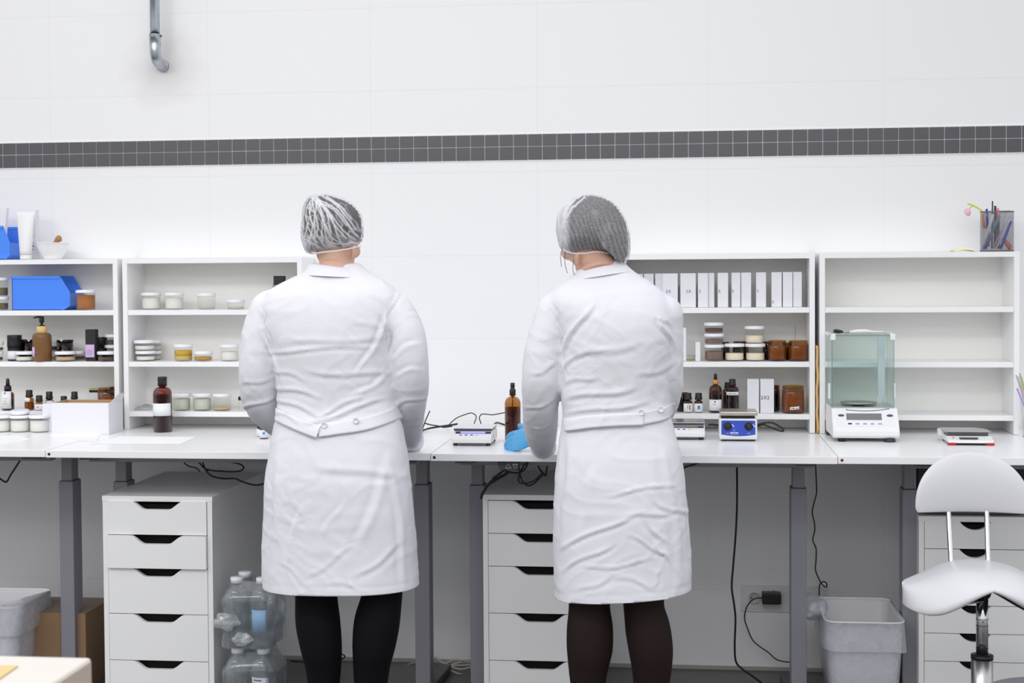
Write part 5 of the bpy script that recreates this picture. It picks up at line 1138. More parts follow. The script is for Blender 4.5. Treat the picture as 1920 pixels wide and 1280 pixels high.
for sx, up in ((953, 1), (966, -1)):
    cx = P(sx, 870, Y=4.40).x-t.location.x; cz = zat(sx, 873.5, 4.40); q = [(cx-.0085, cz-.006*up), (cx+.0085, cz-.006*up), (cx, cz+.0075*up)]
    tr = MB()
    for i in range(3):
        p, r = q[i], q[(i+1) % 3]; tr.tube([(p[0], -.0012, p[1]), (r[0], -.0012, r[1])], .0007, 6)
    tr.build('arrow_mark', mat('light_mark', (205, 205, 210), .5), t)
MB().prism([(cx-.005, cz+.004), (cx+.005, cz+.004), (cx+.005, cz+.0055), (cx-.005, cz+.0055)], -.002, -.001).build('arrow_bar', mat('light_mark', (205, 205, 210), .5), t)
cable('thick black cable bundle sloping down behind the middle cabinet', [(953, 885), (944, 891), (930, 899), (916, 909), (905, 925), (902, 935)], 4.52, .0046)
cable('black cable beside the thick bundle, slightly higher', [(946, 880), (938, 887), (930, 893), (920, 903), (912, 913)], 4.50, .0036)
cable('short black cable loop at the upper side of the bundle', [(928, 892), (924, 896), (922, 904), (919, 908)], 4.49, .0022)
cable('black cable hanging in a shallow curve below the control panel', [(944, 879), (952, 884), (962, 886), (973, 886), (982, 881), (987, 874), (990, 862)], 4.48, .0030)
cable('black cable drooping to the right of the control panel, upper strand', [(972, 868), (974, 884), (973, 895), (972, 901), (977, 906), (989, 905), (999, 902), (1008, 895), (1018, 886)], 4.50, .0026)
cable('black cable drooping to the right of the control panel, lower strand', [(985, 868), (978, 880), (975, 888), (979, 901), (985, 908), (992, 910), (1001, 906), (1010, 897), (1020, 887)], 4.51, .0026)
cable('black cable forming a pointed loop under the desk near the coat', [(1009, 864), (1009, 873), (1015, 883), (1023, 891), (1025, 880), (1026, 864)], 4.53, .0030)
cable('short black cable leaving the coat edge under the right desk', [(1275, 882), (1287, 875), (1300, 871), (1312, 866)], 4.50, .0026)
cable('long black cable hanging from the desk down to the floor', [(1381.5, 866, 4.9), (1382, 912), (1381.5, 958), (1379, 1007), (1374.5, 1063), (1372, 1100), (1376, 1130), (1379, 1160), (1377.5, 1210), (1380, 1240), (1392, 1254), (1408, 1265), (1428, 1280), (1445, 1290)], 4.95, .0034)
cable('thin wavy black cable with a small curl behind the right waste bin', [(1529, 870), (1530, 890), (1531, 922), (1527, 940), (1523, 960), (1527, 980), (1527.5, 995), (1524, 1012), (1530, 1028), (1530, 1050), (1529, 1068), (1536, 1086), (1542, 1096), (1549, 1100), (1550, 1094), (1545, 1090), (1538, 1094), (1536, 1104), (1536, 1116)], 5.10, .0022)
cable('thin cord drooping from the wall adapter', [(1432, 1121), (1421, 1121), (1410, 1125), (1400, 1138), (1396, 1158), (1401, 1176), (1411, 1199), (1425, 1212), (1441, 1223), (1453, 1234), (1465, 1239), (1482, 1241), (1496, 1240)], 5.13, .0022)
ZW = 5.10
cable('black cable rising behind the right sleeve of the left person', [(806, 770), (801, 781), (796, 793), (792, 806), (791, 809)], 5.05, .0020)
cable('black cable crossing low behind the lit scale, thick strand', [(789, 808, 4.95), (804, 803), (822, 800), (843, 797), (858, 794.5)], 5.02, .0034)
cable('black cable lying just above the thick strand behind the lit scale', [(796, 793), (807, 796), (822, 798.5), (832, 801), (840, 800), (848, 799)], 5.05, .0022)
cable('thin black cable arching up behind the lit scale from the left', [(838, 801), (844, 794), (850, 788), (859, 782), (872, 777), (883, 774), (890.5, 777), (893, 782), (890, 791), (888, 797)], ZW, .0018)
cable('thin black cable arching up behind the lit scale to the right', [(903, 797), (901, 791), (899, 783), (903, 776.5), (914, 776.5), (923, 777.5), (937, 775), (950, 772.5)], ZW, .0018)
cable('thick black cable between the lit scale and the spray bottle', [(921, 800, 4.92), (931, 792.5, 4.96), (939, 794), (952, 798)], 5.02, .0032)
cable('black cable between the half-hidden scale and the hotplate', [(1328, 796), (1338, 796), (1352, 798)], 4.92, .0034)
cable('black cable loop lying behind the hotplate on the desk', [(1418, 796), (1432, 793), (1446, 792), (1458, 797), (1467, 803), (1468, 808), (1458, 806), (1444, 801), (1432, 796), (1420, 799)], 4.95, .0030)
cable('small black cable loop showing between the legs in black tights', [(625, 1228), (637, 1226), (645, 1228), (646, 1232), (638, 1237), (625, 1243), (600, 1243), (545, 1239)], 5.08, .0026)
BEI = mat('beige_cable', (196, 186, 172), .5)
for k, (lab, pts) in enumerate((('beige cable coil on the floor by the wall, topmost strand', [(806, 1238), (818, 1233), (832, 1244), (850, 1237), (868, 1238), (884, 1242)]), ('beige cable coil on the floor by the wall, crossing strand', [(808, 1247), (826, 1246), (840, 1248), (856, 1243), (866, 1241)]),
        ('beige cable coil on the floor by the wall, middle strand', [(815, 1232), (830, 1242), (845, 1247), (862, 1247), (884, 1246)]), ('beige cable coil on the floor by the wall, lower curved strand', [(846, 1249), (856, 1253), (868, 1254), (884, 1250)]), ('beige cable coil on the floor by the wall, lowest strand', [(846, 1257), (858, 1262), (870, 1265), (884, 1267)]))):
    cable(lab, [(a, b, 5.12-.014*k-.03*(k > 2)) for a, b in pts], 5.1, .0036, BEI)
cable('thin beige cable along the foot of the wall behind the desk leg', [(728, 1250), (745, 1248), (762, 1246), (780, 1241)], 5.14, .0022, BEI)
# wall sockets
def plate(x0, x1, y0, y1, label):
    A = P(x0, y1, Y=Y_WALL); B = P(x1, y0, Y=Y_WALL); t = thing('wall_socket', label, 'socket', (A.x, Y_WALL-.001, A.z)); w, h = B.x-A.x, B.z-A.z
    MB().box(0, w, -.006, 0, 0, h).build('cover_plate', mat('socket_white', (228, 228, 230), .4), t, bevel=.001)
    return t, w, h
t, w, h = plate(1389.5, 1481, 1097, 1145, 'double wall socket plate with a black adapter plugged in')
for k in range(2): MB().box(.009+k*w*.47, .009+k*w*.47+w*.40, -.008, -.006, .010, h-.010).build('socket_frame', mat('socket_white', (228, 228, 230), .4), t, bevel=.001)
q = MB().lathe([(.021, 0), (.021, .003), (.019, .003), (.018, .0008), (.001, .0008)], seg=32, M=Matrix.Translation((w*.27, -.008, h*.52)) @ Matrix.Rotation(math.pi/2, 4, 'X')).build('socket_well', mat('socket_cream', (206, 204, 196), .5), t)
for sx in (-1, 1): MB().lathe([(.0025, 0), (.0025, .001)], seg=12, M=Matrix.Translation((w*.27+sx*.0095, -.0089, h*.52)) @ Matrix.Rotation(math.pi/2, 4, 'X')).build('pin_hole', BLACK, q)
t, w, h = plate(1508, 1552, 1099, 1145, 'second wall socket plate behind the desk leg and waste bin')
MB().box(.006, w-.006, -.008, -.006, .008, h-.008).build('socket_frame', mat('socket_white', (228, 228, 230), .4), t, bevel=.001)
A = P(1429.5, 1133, Y=5.12); B = P(1465, 1113, Y=5.12)
t = thing('power_adapter', 'black power adapter plugged into the wall socket', 'adapter', (A.x, 5.12, A.z))
MB().box(0, B.x-A.x, 0, .045, 0, B.z-A.z).build('adapter_body', BLACK, t, bevel=.004, seg=3); MB().lathe([(.017, 0), (.017, .012)], seg=24, M=Matrix.Translation(((B.x-A.x)*.65, .045, (B.z-A.z)*.55)) @ Matrix.Rotation(-math.pi/2, 4, 'X')).build('plug', BLACK, t)
# ---------------- pipe ----------------
yp = Y_WALL-.075; c = P(290.5, 60, Y=yp); top = P(290, -420, Y=yp); el = P(292, 100, Y=yp); wl = P(303, 112, Y=Y_WALL)
t = thing('wall_pipe', 'galvanized steel pipe coming down and bending into the stained wall', 'pipe', (c.x, yp, c.z-.05)); o_ = Vector(t.location); rp = .0175
MB().tube([Vector((c.x, yp, 3.05))-o_, P(290.5, 66, Y=yp)-o_], rp, 28).build('straight_pipe', GALV, t)
z1_ = P(290.5, 66, Y=yp).z; z2_ = P(290.5, 84, Y=yp).z
MB().lathe([(rp+.003, z2_), (rp+.003, z1_+.003), (rp+.0045, z1_+.003), (rp+.0045, z1_-.001), (rp+.003, z1_-.001)], z0=-o_.z, seg=28, cap=False).build('press_collar', GALV, t)
zw = wl.z; bend = [Vector((c.x, yp, z2_+.002)), Vector((c.x, yp, z2_-.022)), Vector((c.x+.001, yp+.006, z2_-.045)), Vector((c.x+.002, yp+.024, z2_-.060)), Vector((c.x+.003, yp+.048, z2_-.064)), Vector((c.x+.003, Y_WALL-.012, z2_-.065))]
MB().tube(spline([b-o_ for b in bend], 7), rp+.0018, 28).build('elbow', GALV, t)
MB().lathe([(rp+.004, 0), (rp+.0045, .018), (rp+.002, .020)], seg=28, M=Matrix.Translation(Vector((c.x+.003, Y_WALL-.001, z2_-.065))-o_) @ Matrix.Rotation(math.pi/2, 4, 'X')).build('wall_ferrule', GALV, t)
MB().lathe([(.003, 0), (.003, .006)], seg=10, M=Matrix.Translation(Vector((c.x+rp+.002, yp, z1_-.004))-o_) @ Matrix.Rotation(math.pi/2, 4, 'Y')).build('set_screw', DKSTEEL, t)
# ---------------- pens and holders ----------------
def wire_mat():
    m = bpy.data.materials.new('wire_mesh'); m.use_nodes = True; nt = m.node_tree; L = nt.links.new; b = nt.nodes['Principled BSDF']; b.inputs['Base Color'].default_value = lin((120, 122, 130)); b.inputs['Metallic'].default_value = .6; b.inputs['Roughness'].default_value = .4
    tc = nt.nodes.new('ShaderNodeTexCoord'); ck = nt.nodes.new('ShaderNodeTexChecker'); ck.inputs['Scale'].default_value = 560; L(tc.outputs['Object'], ck.inputs['Vector'])
    mr = nt.nodes.new('ShaderNodeMapRange'); mr.inputs['To Min'].default_value = .10; mr.inputs['To Max'].default_value = .75; L(ck.outputs['Fac'], mr.inputs['Value']); L(mr.outputs[0], b.inputs['Alpha']); return m
WIRE = wire_mat()
def pen(label, p0, p1, r, cols, cap=None, kind='pen'):
    d = (p1-p0); t = thing(kind, label, 'pen', p0); n = len(cols)
    for i, cm in enumerate(cols):
        a_, b_ = d*(i/n), d*((i+1)/n); MB().tube([a_, a_+(b_-a_)*.5, b_], [r, r, r if i < n-1 else r*.8], 12).build('barrel' if i == 0 else 'cap' if i == n-1 else 'grip', cm, t)
    return t
Yc_ = 5.055; X, w = cxw(1837.5, 1900, Yc_); zb = ZT+.0185; zt = zat(1868, 396, Yc_)
t = thing('pen_holder', 'grey wire mesh pen holder full of pens on top of the right shelf', 'pen holder', (X, Yc_, zb)); hh = zt-zb
MB().lathe([(w/2, .004), (w/2, hh)], seg=48, cap=False, ry=.85).build('mesh_wall', WIRE, t)
MB().lathe([(w/2+.001, hh-.003), (w/2+.001, hh)], seg=48, cap=False, ry=.85).lathe([(w/2-.001, hh-.003), (w/2-.001, hh)], seg=48, cap=False, ry=.85).build('top_rim', mat('grey_rim', (112, 114, 122), .4, metal=.5), t)
MB().lathe([(w/2, 0), (w/2+.001, .005)], seg=48, ry=.85).build('base_ring', mat('grey_rim', (112, 114, 122), .4, metal=.5), t)
pc = lambda n, c: mat(n, c, .35)
pl = [('white marker leaning right in the mesh holder', 1842, 466, 1862, 402, .0055, [pc('pen_white', (226, 226, 230))], 0), ('grey-blue marker leaning right in the mesh holder', 1847, 468, 1874, 404, .0055, [pc('pen_greyblue', (96, 128, 150)), pc('pen_greyblue2', (110, 140, 160))], .01),
      ('blue marker with bright blue cap in the mesh holder', 1853, 462, 1850, 391.5, .0045, [pc('pen_blue', (60, 70, 150)), pc('pen_navyblue', (24, 24, 190))], .02), ('dark green pen standing tall in the mesh holder', 1860, 466, 1861, 377, .003, [pc('pen_black', (40, 44, 44)), pc('pen_green', (50, 70, 40))], .01),
      ('pink and white pencil leaning right in the mesh holder', 1862, 466, 1893, 402, .003, [pc('pen_pink', (214, 150, 180)), pc('pen_white', (226, 226, 230))], 0), ('white pen leaning right in the mesh holder', 1868, 467, 1897, 404, .0035, [pc('pen_white', (226, 226, 230))], -.01),
      ('blue pen with cyan clip in the mesh holder', 1876, 466, 1896, 415, .0045, [pc('pen_cobalt', (50, 80, 190))], -.02), ('orange pencil sharpener end low in the mesh holder', 1895, 466, 1884, 450, .008, [pc('pen_orange', (228, 120, 70))], -.02),
      ('purple pen leaning right in the mesh holder', 1844, 467, 1856, 445, .004, [pc('pen_purple', (90, 80, 160))], -.02), ('orange felt pen at the left of the mesh holder', 1846, 428, 1842, 402, .005, [pc('pen_orange', (228, 120, 70))], -.01),
      ('pink eraser cap pen in the mesh holder', 1872, 466, 1871, 390, .005, [pc('pen_grey', (90, 90, 96)), pc('pen_grey', (90, 90, 96)), pc('pen_grey', (90, 90, 96)), pc('pen_rose', (240, 130, 160))], .02), ('black round-handled scissors end in the mesh holder', 1866, 462, 1866, 386, .0045, [BLACK], .025)]
for (lab, a0, b0, a1, b1, r, cols, dy) in pl: pen(lab, P(a0, min(b0, 466), Y=Yc_+dy-.006), P(a1, b1, Y=Yc_+dy), r, cols)
t = thing('flower_pen', 'green pen topped with a drooping pink bud leaning out of the mesh holder', 'pen', P(1850, 400, Y=Yc_-.01)); o_ = Vector(t.location)
lime = pc('pen_lime', (208, 220, 60))
MB().tube(spline([P(a, b, Y=Yc_-.01)-o_ for a, b in ((1850, 405), (1842, 396), (1832, 389), (1822, 384), (1814, 382))], 5), .0028, 12).build('stem', lime, t)
MB().tube(spline([P(a, b, Y=Yc_-.01)-o_ for a, b in ((1824, 386), (1820, 389), (1817, 392))], 4), .0018, 10).build('side_stem', lime, t)
MB().ellipsoid(P(1814, 397.5, Y=Yc_-.01)-o_, (.0105, .009, .014), Matrix.Rotation(-.35, 3, 'Y')).build('pink_bud', pc('bud_pink', (240, 190, 206)), t)
X, w = cxw(1786, 1827, 5.06); t = thing('sticky_notes', 'curling pale yellow sticky notes on top of the right shelf', 'notepad', (X, 5.03, zb))
vs = []; fs = []
for i in range(13):
    for (y) in (0, .07):
        u = i/12; vs.append((-w/2+w*u, y, .0015+.010*math.sin(math.pi*u**.8)**1.2+.002)); vs.append((-w/2+w*u, y, .001+.004*math.sin(math.pi*u)))
for i in range(12): a = i*4; fs += [(a, a+4, a+6, a+2), (a+1, a+3, a+7, a+5), (a, a+1, a+5, a+4), (a+2, a+6, a+7, a+3)]
fs += [(0, 2, 3, 1), (48, 49, 51, 50)]
MB().add(vs, fs, True).build('note_stack', mat('pale_yellow_paper', (244, 238, 190), .8), t); MB().box(-w/2-.012, -w/2+.001, .005, .015, .0008, .0022).build('dark_tab', mat('dark_green_tab', (70, 84, 60), .6), t)
# plastic cup of sticks at the right edge
Yc_ = 4.93; X = P(1936, 780, Y=Yc_).x; h = zat(1930, 742, Yc_)-ZD
t = thing('clear_cup', 'clear tapered cup of coloured sticks cut by the right edge of the photo', 'cup', (X, Yc_, ZD))
MB().lathe([(.030, .001), (.040, h)], seg=36, cap=False).build('cup_wall', CLEARF, t); MB().lathe([(.030, 0), (.030, .003)], seg=36).build('cup_base', mat('mauve_base', (170, 150, 176), .4), t)
for (lab, px, py, cm) in (('lilac stick leaning left in the clear cup', 1905, 703, pc('stick_lilac', (170, 160, 220))), ('orange stick leaning left in the clear cup', 1909.5, 705, pc('stick_orange', (232, 176, 110))), ('green stick leaning left in the clear cup', 1912, 700, pc('stick_green', (120, 190, 160))), ('olive stick leaning left in the clear cup', 1915, 706, pc('stick_olive', (180, 170, 80))), ('purple pen leaning left in the clear cup, lowest', 1907, 728, pc('stick_purple', (150, 130, 210)))):
    pen(lab, Vector((X+.012, Yc_, ZD+.006)), P(px, py, Y=Yc_), .0028, [cm], kind='coloured_stick')
# ---------------- under the desks ----------------
YB = 4.72; XR = P(160, 1150, Y=YB).x; zt = zat(160, 1150, YB); yb = P(210, 1121, Z=zt).y
t = thing('cardboard_box', 'brown cardboard box on the floor behind the left waste bin', 'box', (XR, YB, 0)); D_ = min(yb, 5.15)-YB
MB().box(-.34, 0, 0, D_, 0, zt).build('box_body', BROWNBOX, t, bevel=.002); MB().box(-.34, 0, .0, D_, zt, zt+.0008).build('packing_tape', mat('worn_card_top', (132, 116, 100), .6), t)
BINP = mat('frosted_bin', (226, 226, 230), .45); LINER = glass('bin_liner', (246, 247, 250), .05, rough=.25, haze=.42, hazecol=(240, 240, 246), hvar=.15)
def rrect(w, d, r, n=6):
    pts = []
    for (cx, cy, a0) in ((w/2-r, d/2-r, 0), (-w/2+r, d/2-r, 90), (-w/2+r, -d/2+r, 180), (w/2-r, -d/2+r, 270)):
        for k in range(n+1): a = math.radians(a0+90*k/n); pts.append((cx+r*math.cos(a), cy+r*math.sin(a)))
    return pts
def loft(mb, secs, cap0=True, cap1=False, smooth=True):
    n = len(secs[0]); vs = [p for s_ in secs for p in s_]; fs = []
    for i in range(len(secs)-1):
        for k in range(n): fs.append((i*n+k, i*n+(k+1) % n, (i+1)*n+(k+1) % n, (i+1)*n+k))
    if cap0: fs.append(tuple(range(n-1, -1, -1)))
    if cap1: fs.append(tuple((len(secs)-1)*n+k for k in range(n)))
    return mb.add(vs, fs, smooth)
def waste_bin(X, Y, w, d, h, label, seed, gather):
    t = thing('waste_bin', label, 'waste bin', (X, Y, 0), group='white waste bins with clear liners')
    k = .80; S = lambda z, o=0: [(x, y, z) for x, y in rrect(w*(k+(1-k)*z/h)+2*o, d*(k+(1-k)*z/h)+2*o, .035)]
    loft(MB(), [S(.002), S(h*.5), S(h-.004), S(h, .003), S(h, -.002), S(h-.01, -.004), S(.006, -.004)], cap1=True).build('bin_body', BINP, t)
    MB().tube([Vector(p) for p in S(h+.001, .002)]+[Vector(S(h+.001, .002)[0])], .0035, 8).build('rim', PLAST, t)
    rnd = random.Random(seed); secs = []; ns = 26
    base = rrect(w, d, .035, 9); n = len(base)
    for i in range(ns):
        u = i/(ns-1); z = (h+.004)-u*.095 if i > 0 else h+.005; sec = []
        for j, (x, y) in enumerate(base):
            ang = math.atan2(y, x); L = math.hypot(x, y)
            o = .005+.006*u+.009*u*noise.noise(Vector((math.cos(ang)*2.2, math.sin(ang)*2.2, seed+u*1.2)))+.0035*u*noise.noise(Vector((x*26, y*26, u*1.5+seed)))
            gx, gy, ga = gather; dd = math.hypot(x-gx, y-gy); bump = math.exp(-(dd/.055)**2)*ga*math.sin(math.pi*min(1, .25+u*.75))
            zz = z+.012*noise.noise(Vector((ang*2, u*2, seed+9)))*u+(.028*math.exp(-(dd/.06)**2)*(1-u) if ga else 0)
            sec.append((x*(1+(o+bump)/L), y*(1+(o+bump)/L), zz))
        secs.append(sec)
    for i in range(8):   # inside drop
        u = (i+1)/8; secs.insert(0, [(x*(1-.035*u-.14*u*u*.5)*(1+.02*noise.noise(Vector((x*18, y*18, u*1.5)))), y*(1-.035*u-.07*u*u)*(1+.02*noise.noise(Vector((y*18, x*18, u*1.5)))), h+.005-u*h*.75) for x, y in base])
    loft(MB(), secs, cap0=True, cap1=False).build('bin_liner', LINER, t)
    return t
zr = .31
Yf = P(1622, 1168, Z=zr).y; Yb = P(1600, 1121, Z=zr).y; xa, xb = P(1545, 1166, Y=Yf).x, P(1699, 1166, Y=Yf).x
wb = waste_bin((xa+xb)/2+.002, (Yf+Yb)/2, xb-xa-.012, Yb-Yf-.01, zr, 'white waste bin with a puffed-out clear liner, under the right desk', 3, (-.13, -.02, .085))
Yf = P(0, 1140, Z=zr).y; Yb = min(P(60, 1104, Z=zr).y, 5.10); xb = P(103, 1104, Y=Yb).x
waste_bin(xb-.15-.006, (Yf+Yb)/2, .30, Yb-Yf-.01, zr, 'white waste bin with a clear liner, cut by the left edge of the photo', 11, (.13, -.10, .018))
def crumple_blob(c, r, seed, name, m, parent):
    vs = []; fs = []; nu, nv = 40, 22
    for j in range(nv+1):
        for i in range(nu):
            a, b = 2*math.pi*i/nu, math.pi*j/nv; n = Vector((math.sin(b)*math.cos(a), math.sin(b)*math.sin(a), math.cos(b)))
            k = 1+.34*noise.noise(n*1.7+Vector((seed, 0, 0)))+.03*(1-abs(noise.noise(n*4+Vector((0, seed, 0))))*3); vs.append((c[0]+n.x*r[0]*k, c[1]+n.y*r[1]*k, c[2]+n.z*r[2]*k))
    for j in range(nv):
        for i in range(nu): fs.append((j*nu+i, j*nu+(i+1) % nu, (j+1)*nu+(i+1) % nu, (j+1)*nu+i))
    return MB().add(vs, fs, True).build(name, m, parent)
q = P(1518, 1138, Y=wb.location.y+.03)-Vector(wb.location); crumple_blob((q.x, q.y, q.z), (.052, .07, .036), 4, 'puffed_liner_corner', LINER, wb)
# shrink wrapped bottles
CLRB = glass('clear_bottle', (232, 238, 240), .10, haze=.10); LIQ = glass('clear_liquid', (214, 226, 232), .06); FILM = glass('shrink_film', (248, 250, 251), .09, rough=.10, haze=.10)
BPX = [P(446, 1212, Z=.2225), P(494, 1212, Z=.2225)]; bx0 = BPX[0].x; by0 = BPX[0].y; pitch_ = .0835
def water_bottle(x, y, z, label, lab=None):
    t = thing('liquid_bottle', label, 'bottle', (x, y, z), group='clear bottles with white caps in shrink wrap'); r = .0400
    MB().lathe([(r*.85, .0008), (r, .006), (r, .158), (r*.97, .166), (r*.80, .182), (r*.52, .196), (.0155, .202), (.0155, .206)], seg=32).build('bottle_body', CLRB, t)
    MB().lathe([(r*.82, .002), (r*.93, .008), (r*.93, .150)], seg=28).build('liquid', LIQ, t)
    MB().lathe([(.0205, .203), (.0208, .2195), (.0190, .2215)], seg=28).build('cap', LIDW, t)
    if lab == 'blue': label_patch(t, r, -135, -60, .055, .125, mat('sky_label', (150, 194, 236), .6))
    if lab == 'white':
        label_patch(t, r, -140, -62, .04, .135, mat('label_white', (226, 228, 232), .6)); label_patch(t, r, -62, -52, .04, .135, mat('label_lilac', (150, 165, 215), .6))
        scribble(t, r, .127, ((-.022, .004),), .004, INKGREY); scribble(t, r, .112, ((-.024, .006),), .0022, mat('teal_print', (60, 150, 160), .6)); scribble(t, r, .104, ((-.024, .010),), .0022, mat('teal_print', (60, 150, 160), .6)); scribble(t, r, .094, ((-.022, .008),), .003, mat('green_print', (80, 190, 110), .6)); scribble(t, r, .084, ((-.024, .012),), .0022, mat('teal_print', (60, 150, 160), .6))
    return t
names = {(0, 0, 1): ('clear white-capped bottle, upper pack, front left', None), (1, 0, 1): ('clear white-capped bottle with pale blue label, upper pack, front right', 'blue'), (0, 1, 1): ('clear white-capped bottle, upper pack, rear left, its cap highest', None), (1, 1, 1): ('clear white-capped bottle, upper pack, rear right beside the coat', None),
         (0, 0, 0): ('clear white-capped bottle, lower pack, front left', None), (1, 0, 0): ('clear white-capped bottle with white printed label, lower pack, front right', 'white'), (0, 1, 0): ('clear white-capped bottle, lower pack, rear left', None), (1, 1, 0): ('clear white-capped bottle, lower pack, rear right', None)}
for (i, j, k), (lab, kind) in names.items(): water_bottle(bx0+i*pitch_, by0+j*pitch_, k*.2235+.0005, lab, kind)
def film(k, label):
    t = thing('shrink_wrap', label, 'plastic wrap', (bx0+pitch_/2, by0+pitch_/2, k*.2235)); W_ = pitch_*2+.010; secs = []
    base = rrect(W_, W_, .040, 10)
    for i in range(22):
        u = i/21; z = .004+.205*u; sh = 1-.0*u-max(0, (u-.72)/.28)**1.3*.42; sec = []
        for (x, y) in base:
            nz = .006*noise.noise(Vector((x*26, y*26, z*20+k*7)))+.004*noise.noise(Vector((x*70, y*70, z*55)))
            sec.append((x*sh*(1+nz*8), y*sh*(1+nz*8), z+.004*noise.noise(Vector((x*40, y*40, k)))))
        secs.append(sec)
    loft(MB(), secs, cap0=False).build('film_wall', FILM, t)
    return t
f_ = film(0, 'wrinkled clear shrink film around the lower pack of bottles')
f_ = film(1, 'wrinkled clear shrink film with a crumpled tail around the upper pack of bottles')
FILM2 = glass('crumpled_film', (246, 248, 250), .16, rough=.10, haze=.26)
o_ = Vector(f_.location); q = P(425, 1165, Y=by0-.05)-o_; crumple_blob((q.x, q.y, q.z), (.040, .022, .026), 2, 'crumpled_tail', FILM2, f_)
q = P(455, 1198, Y=by0-.05)-o_; crumple_blob((q.x, q.y, q.z), (.030, .014, .020), 5, 'crumpled_seam', FILM2, f_)
q = P(512, 1140, Y=by0+.01)-o_; crumple_blob((q.x, q.y, q.z), (.040, .05, .075), 8, 'loose_film', FILM, f_)
text('print', 'VOD', .014, INK, bpy.data.objects['liquid_bottle.005'], (.0325, -.030, .078), rot=(math.pi/2, 0, math.radians(48)))
text('print', 'PIT', .014, INK, bpy.data.objects['liquid_bottle.005'], (.0325, -.030, .060), rot=(math.pi/2, 0, math.radians(48)))
MB().box(-.008, .008, -.0005, .0005, -.007, .007).build('print_block', INK, bpy.data.objects['liquid_bottle.005'], loc=(.0325, -.030, .104)).rotation_euler = (0, 0, math.radians(48))
# ---------------- device on the right cabinet ----------------
zt3 = c3.z+.001; Yd = YC3+.02; xa = P(1724, 900, Y=Yd).x; xb = P(1932, 900, Y=Yd).x
t = thing('black_device', 'black device with a grey slotted front tray on top of the right drawer cabinet', 'device', (xa, Yd, zt3))
MB().box(0, xb-xa, .03, .36, .012, Z_DESK-.06-zt3).build('device_body', BLACK, t, bevel=.004); MB().box(.02, xb-xa-.02, .05, .34, 0, .012).build('device_base', BLACK, t)
MB().prism([(.02, .004), (xb-xa-.02, .004), (xb-xa, .016), (xb-xa, .030), (0, .030), (0, .016)], 0, .03).build('front_tray', mat('tray_grey', (96, 96, 104), .4), t, bevel=.002)
for k in range(9): MB().box(.015+k*.037, .040+k*.037, -.0006, .0004, .018, .027).build('slot', DARKGAP, t)
# ---------------- saddle stool ----------------
YS = 4.10; CX = P(1841.5, 1180, Y=YS).x; VIN = mat('white_vinyl', (226, 226, 229), .35, spec=.5, bump=.05, bscale=300)
t = thing('saddle_stool', 'white saddle stool with a half-round backrest on chrome posts', 'stool', (CX, YS, 0)); ss = scale_at(CX, YS)
zs = lambda y, Y=YS, px=1841: zat(px, y, Y)
zm = zs(1092)   # seat middle
vs = []; fs = []; NX, NS = 49, 32
for i in range(NX):
    u = math.sin(math.pi/2*(-1+2*i/(NX-1))); x = .214*u; au = abs(u); end = math.sqrt(max(0, 1-au**2.4)); ry = .165*end*(1-.10*(1-au)**2)+.001; rz = (.017+.026*math.sin(math.pi*min(1, au*.85))**1.3)*(end**.7)+.001
    z = .024-.088*au**1.35+.045*max(0, au-.5)**2/.25
    for k in range(NS):
        a = 2*math.pi*k/NS; cy, sz = math.cos(a), math.sin(a); y = ry*cy; fr = max(0, -cy)
        zz = z+rz*math.copysign(abs(sz)**.85, sz)-(.014+.026*au)*fr**2+.010*max(0, cy)**2
        vs.append((x*(1-.10*fr*au*0), y-.005, zm+zz))
for i in range(NX-1):
    for k in range(NS): fs.append((i*NS+k, i*NS+(k+1) % NS, (i+1)*NS+(k+1) % NS, (i+1)*NS+k))
fs += [tuple(range(NS-1, -1, -1)), tuple((NX-1)*NS+k for k in range(NS))]
seat = MB().add(vs, fs, True).build('seat', VIN, t)
pl_ = []
for i in range(33):
    u = -.45+.9*i/32; pl_.append(Vector((.214*u, -.02, zm+.002-.088*abs(u)**1.35-.024*math.sin(math.pi*min(1, abs(u))))))
MB().tube(pl_, [(.006, .10)]*33, 12).build('seat_pan', BLACK, t)
MB().lathe([(.016, zs(1228)-.01), (.016, zm-.015)], seg=28).build('gas_piston', CHROME, t)
MB().lathe([(.020, zm-.040), (.034, zm-.005)], seg=24).build('swivel_plate', BLACK, t)
for y in (1160, 1172, 1215): MB().lathe([(.0166, zs(y)), (.0166, zs(y)+.0015)], seg=28).build('piston_ring', BLACK, t)
MB().lathe([(.029, .10), (.029, zs(1232))], seg=32).build('cylinder', STEEL, t); MB().lathe([(.030, zs(1234)), (.030, zs(1227)), (.017, zs(1226))], seg=32).build('cylinder_collar', BLACK, t)
lv = P(1743, 1150, Y=YS-.02)
MB().tube([Vector((0, -.02, zm-.045)), Vector((lv.x-CX, -.02, lv.z+.012))], .004, 10).build('lever', STEEL, t); MB().ellipsoid((lv.x-CX, -.02, lv.z+.004), (.008, .008, .010), None, 16, 10).build('lever_knob', BLACK, t)
for k in range(5):
    a = math.radians(20+72*k); d = Vector((math.cos(a), math.sin(a), 0)); lg = MB().tube([d*.03+Vector((0, 0, .10)), d*.15+Vector((0, 0, .085)), d*.27+Vector((0, 0, .068))], [(.022, .014), (.018, .012), (.014, .010)], 14).build('base_leg', CHROME, t)
    MB().lathe([(.006, .045), (.006, .07)], c=(d.x*.26, d.y*.26), seg=12).build('caster_stem', STEEL, lg); MB().lathe([(.010, -.012), (.026, -.010), (.026, .010), (.010, .012)], seg=24, M=Matrix.Translation((d.x*.26, d.y*.26, .026)) @ Matrix.Rotation(a, 4, 'Z') @ Matrix.Rotation(math.pi/2, 4, 'X')).build('caster', BLACK, lg)
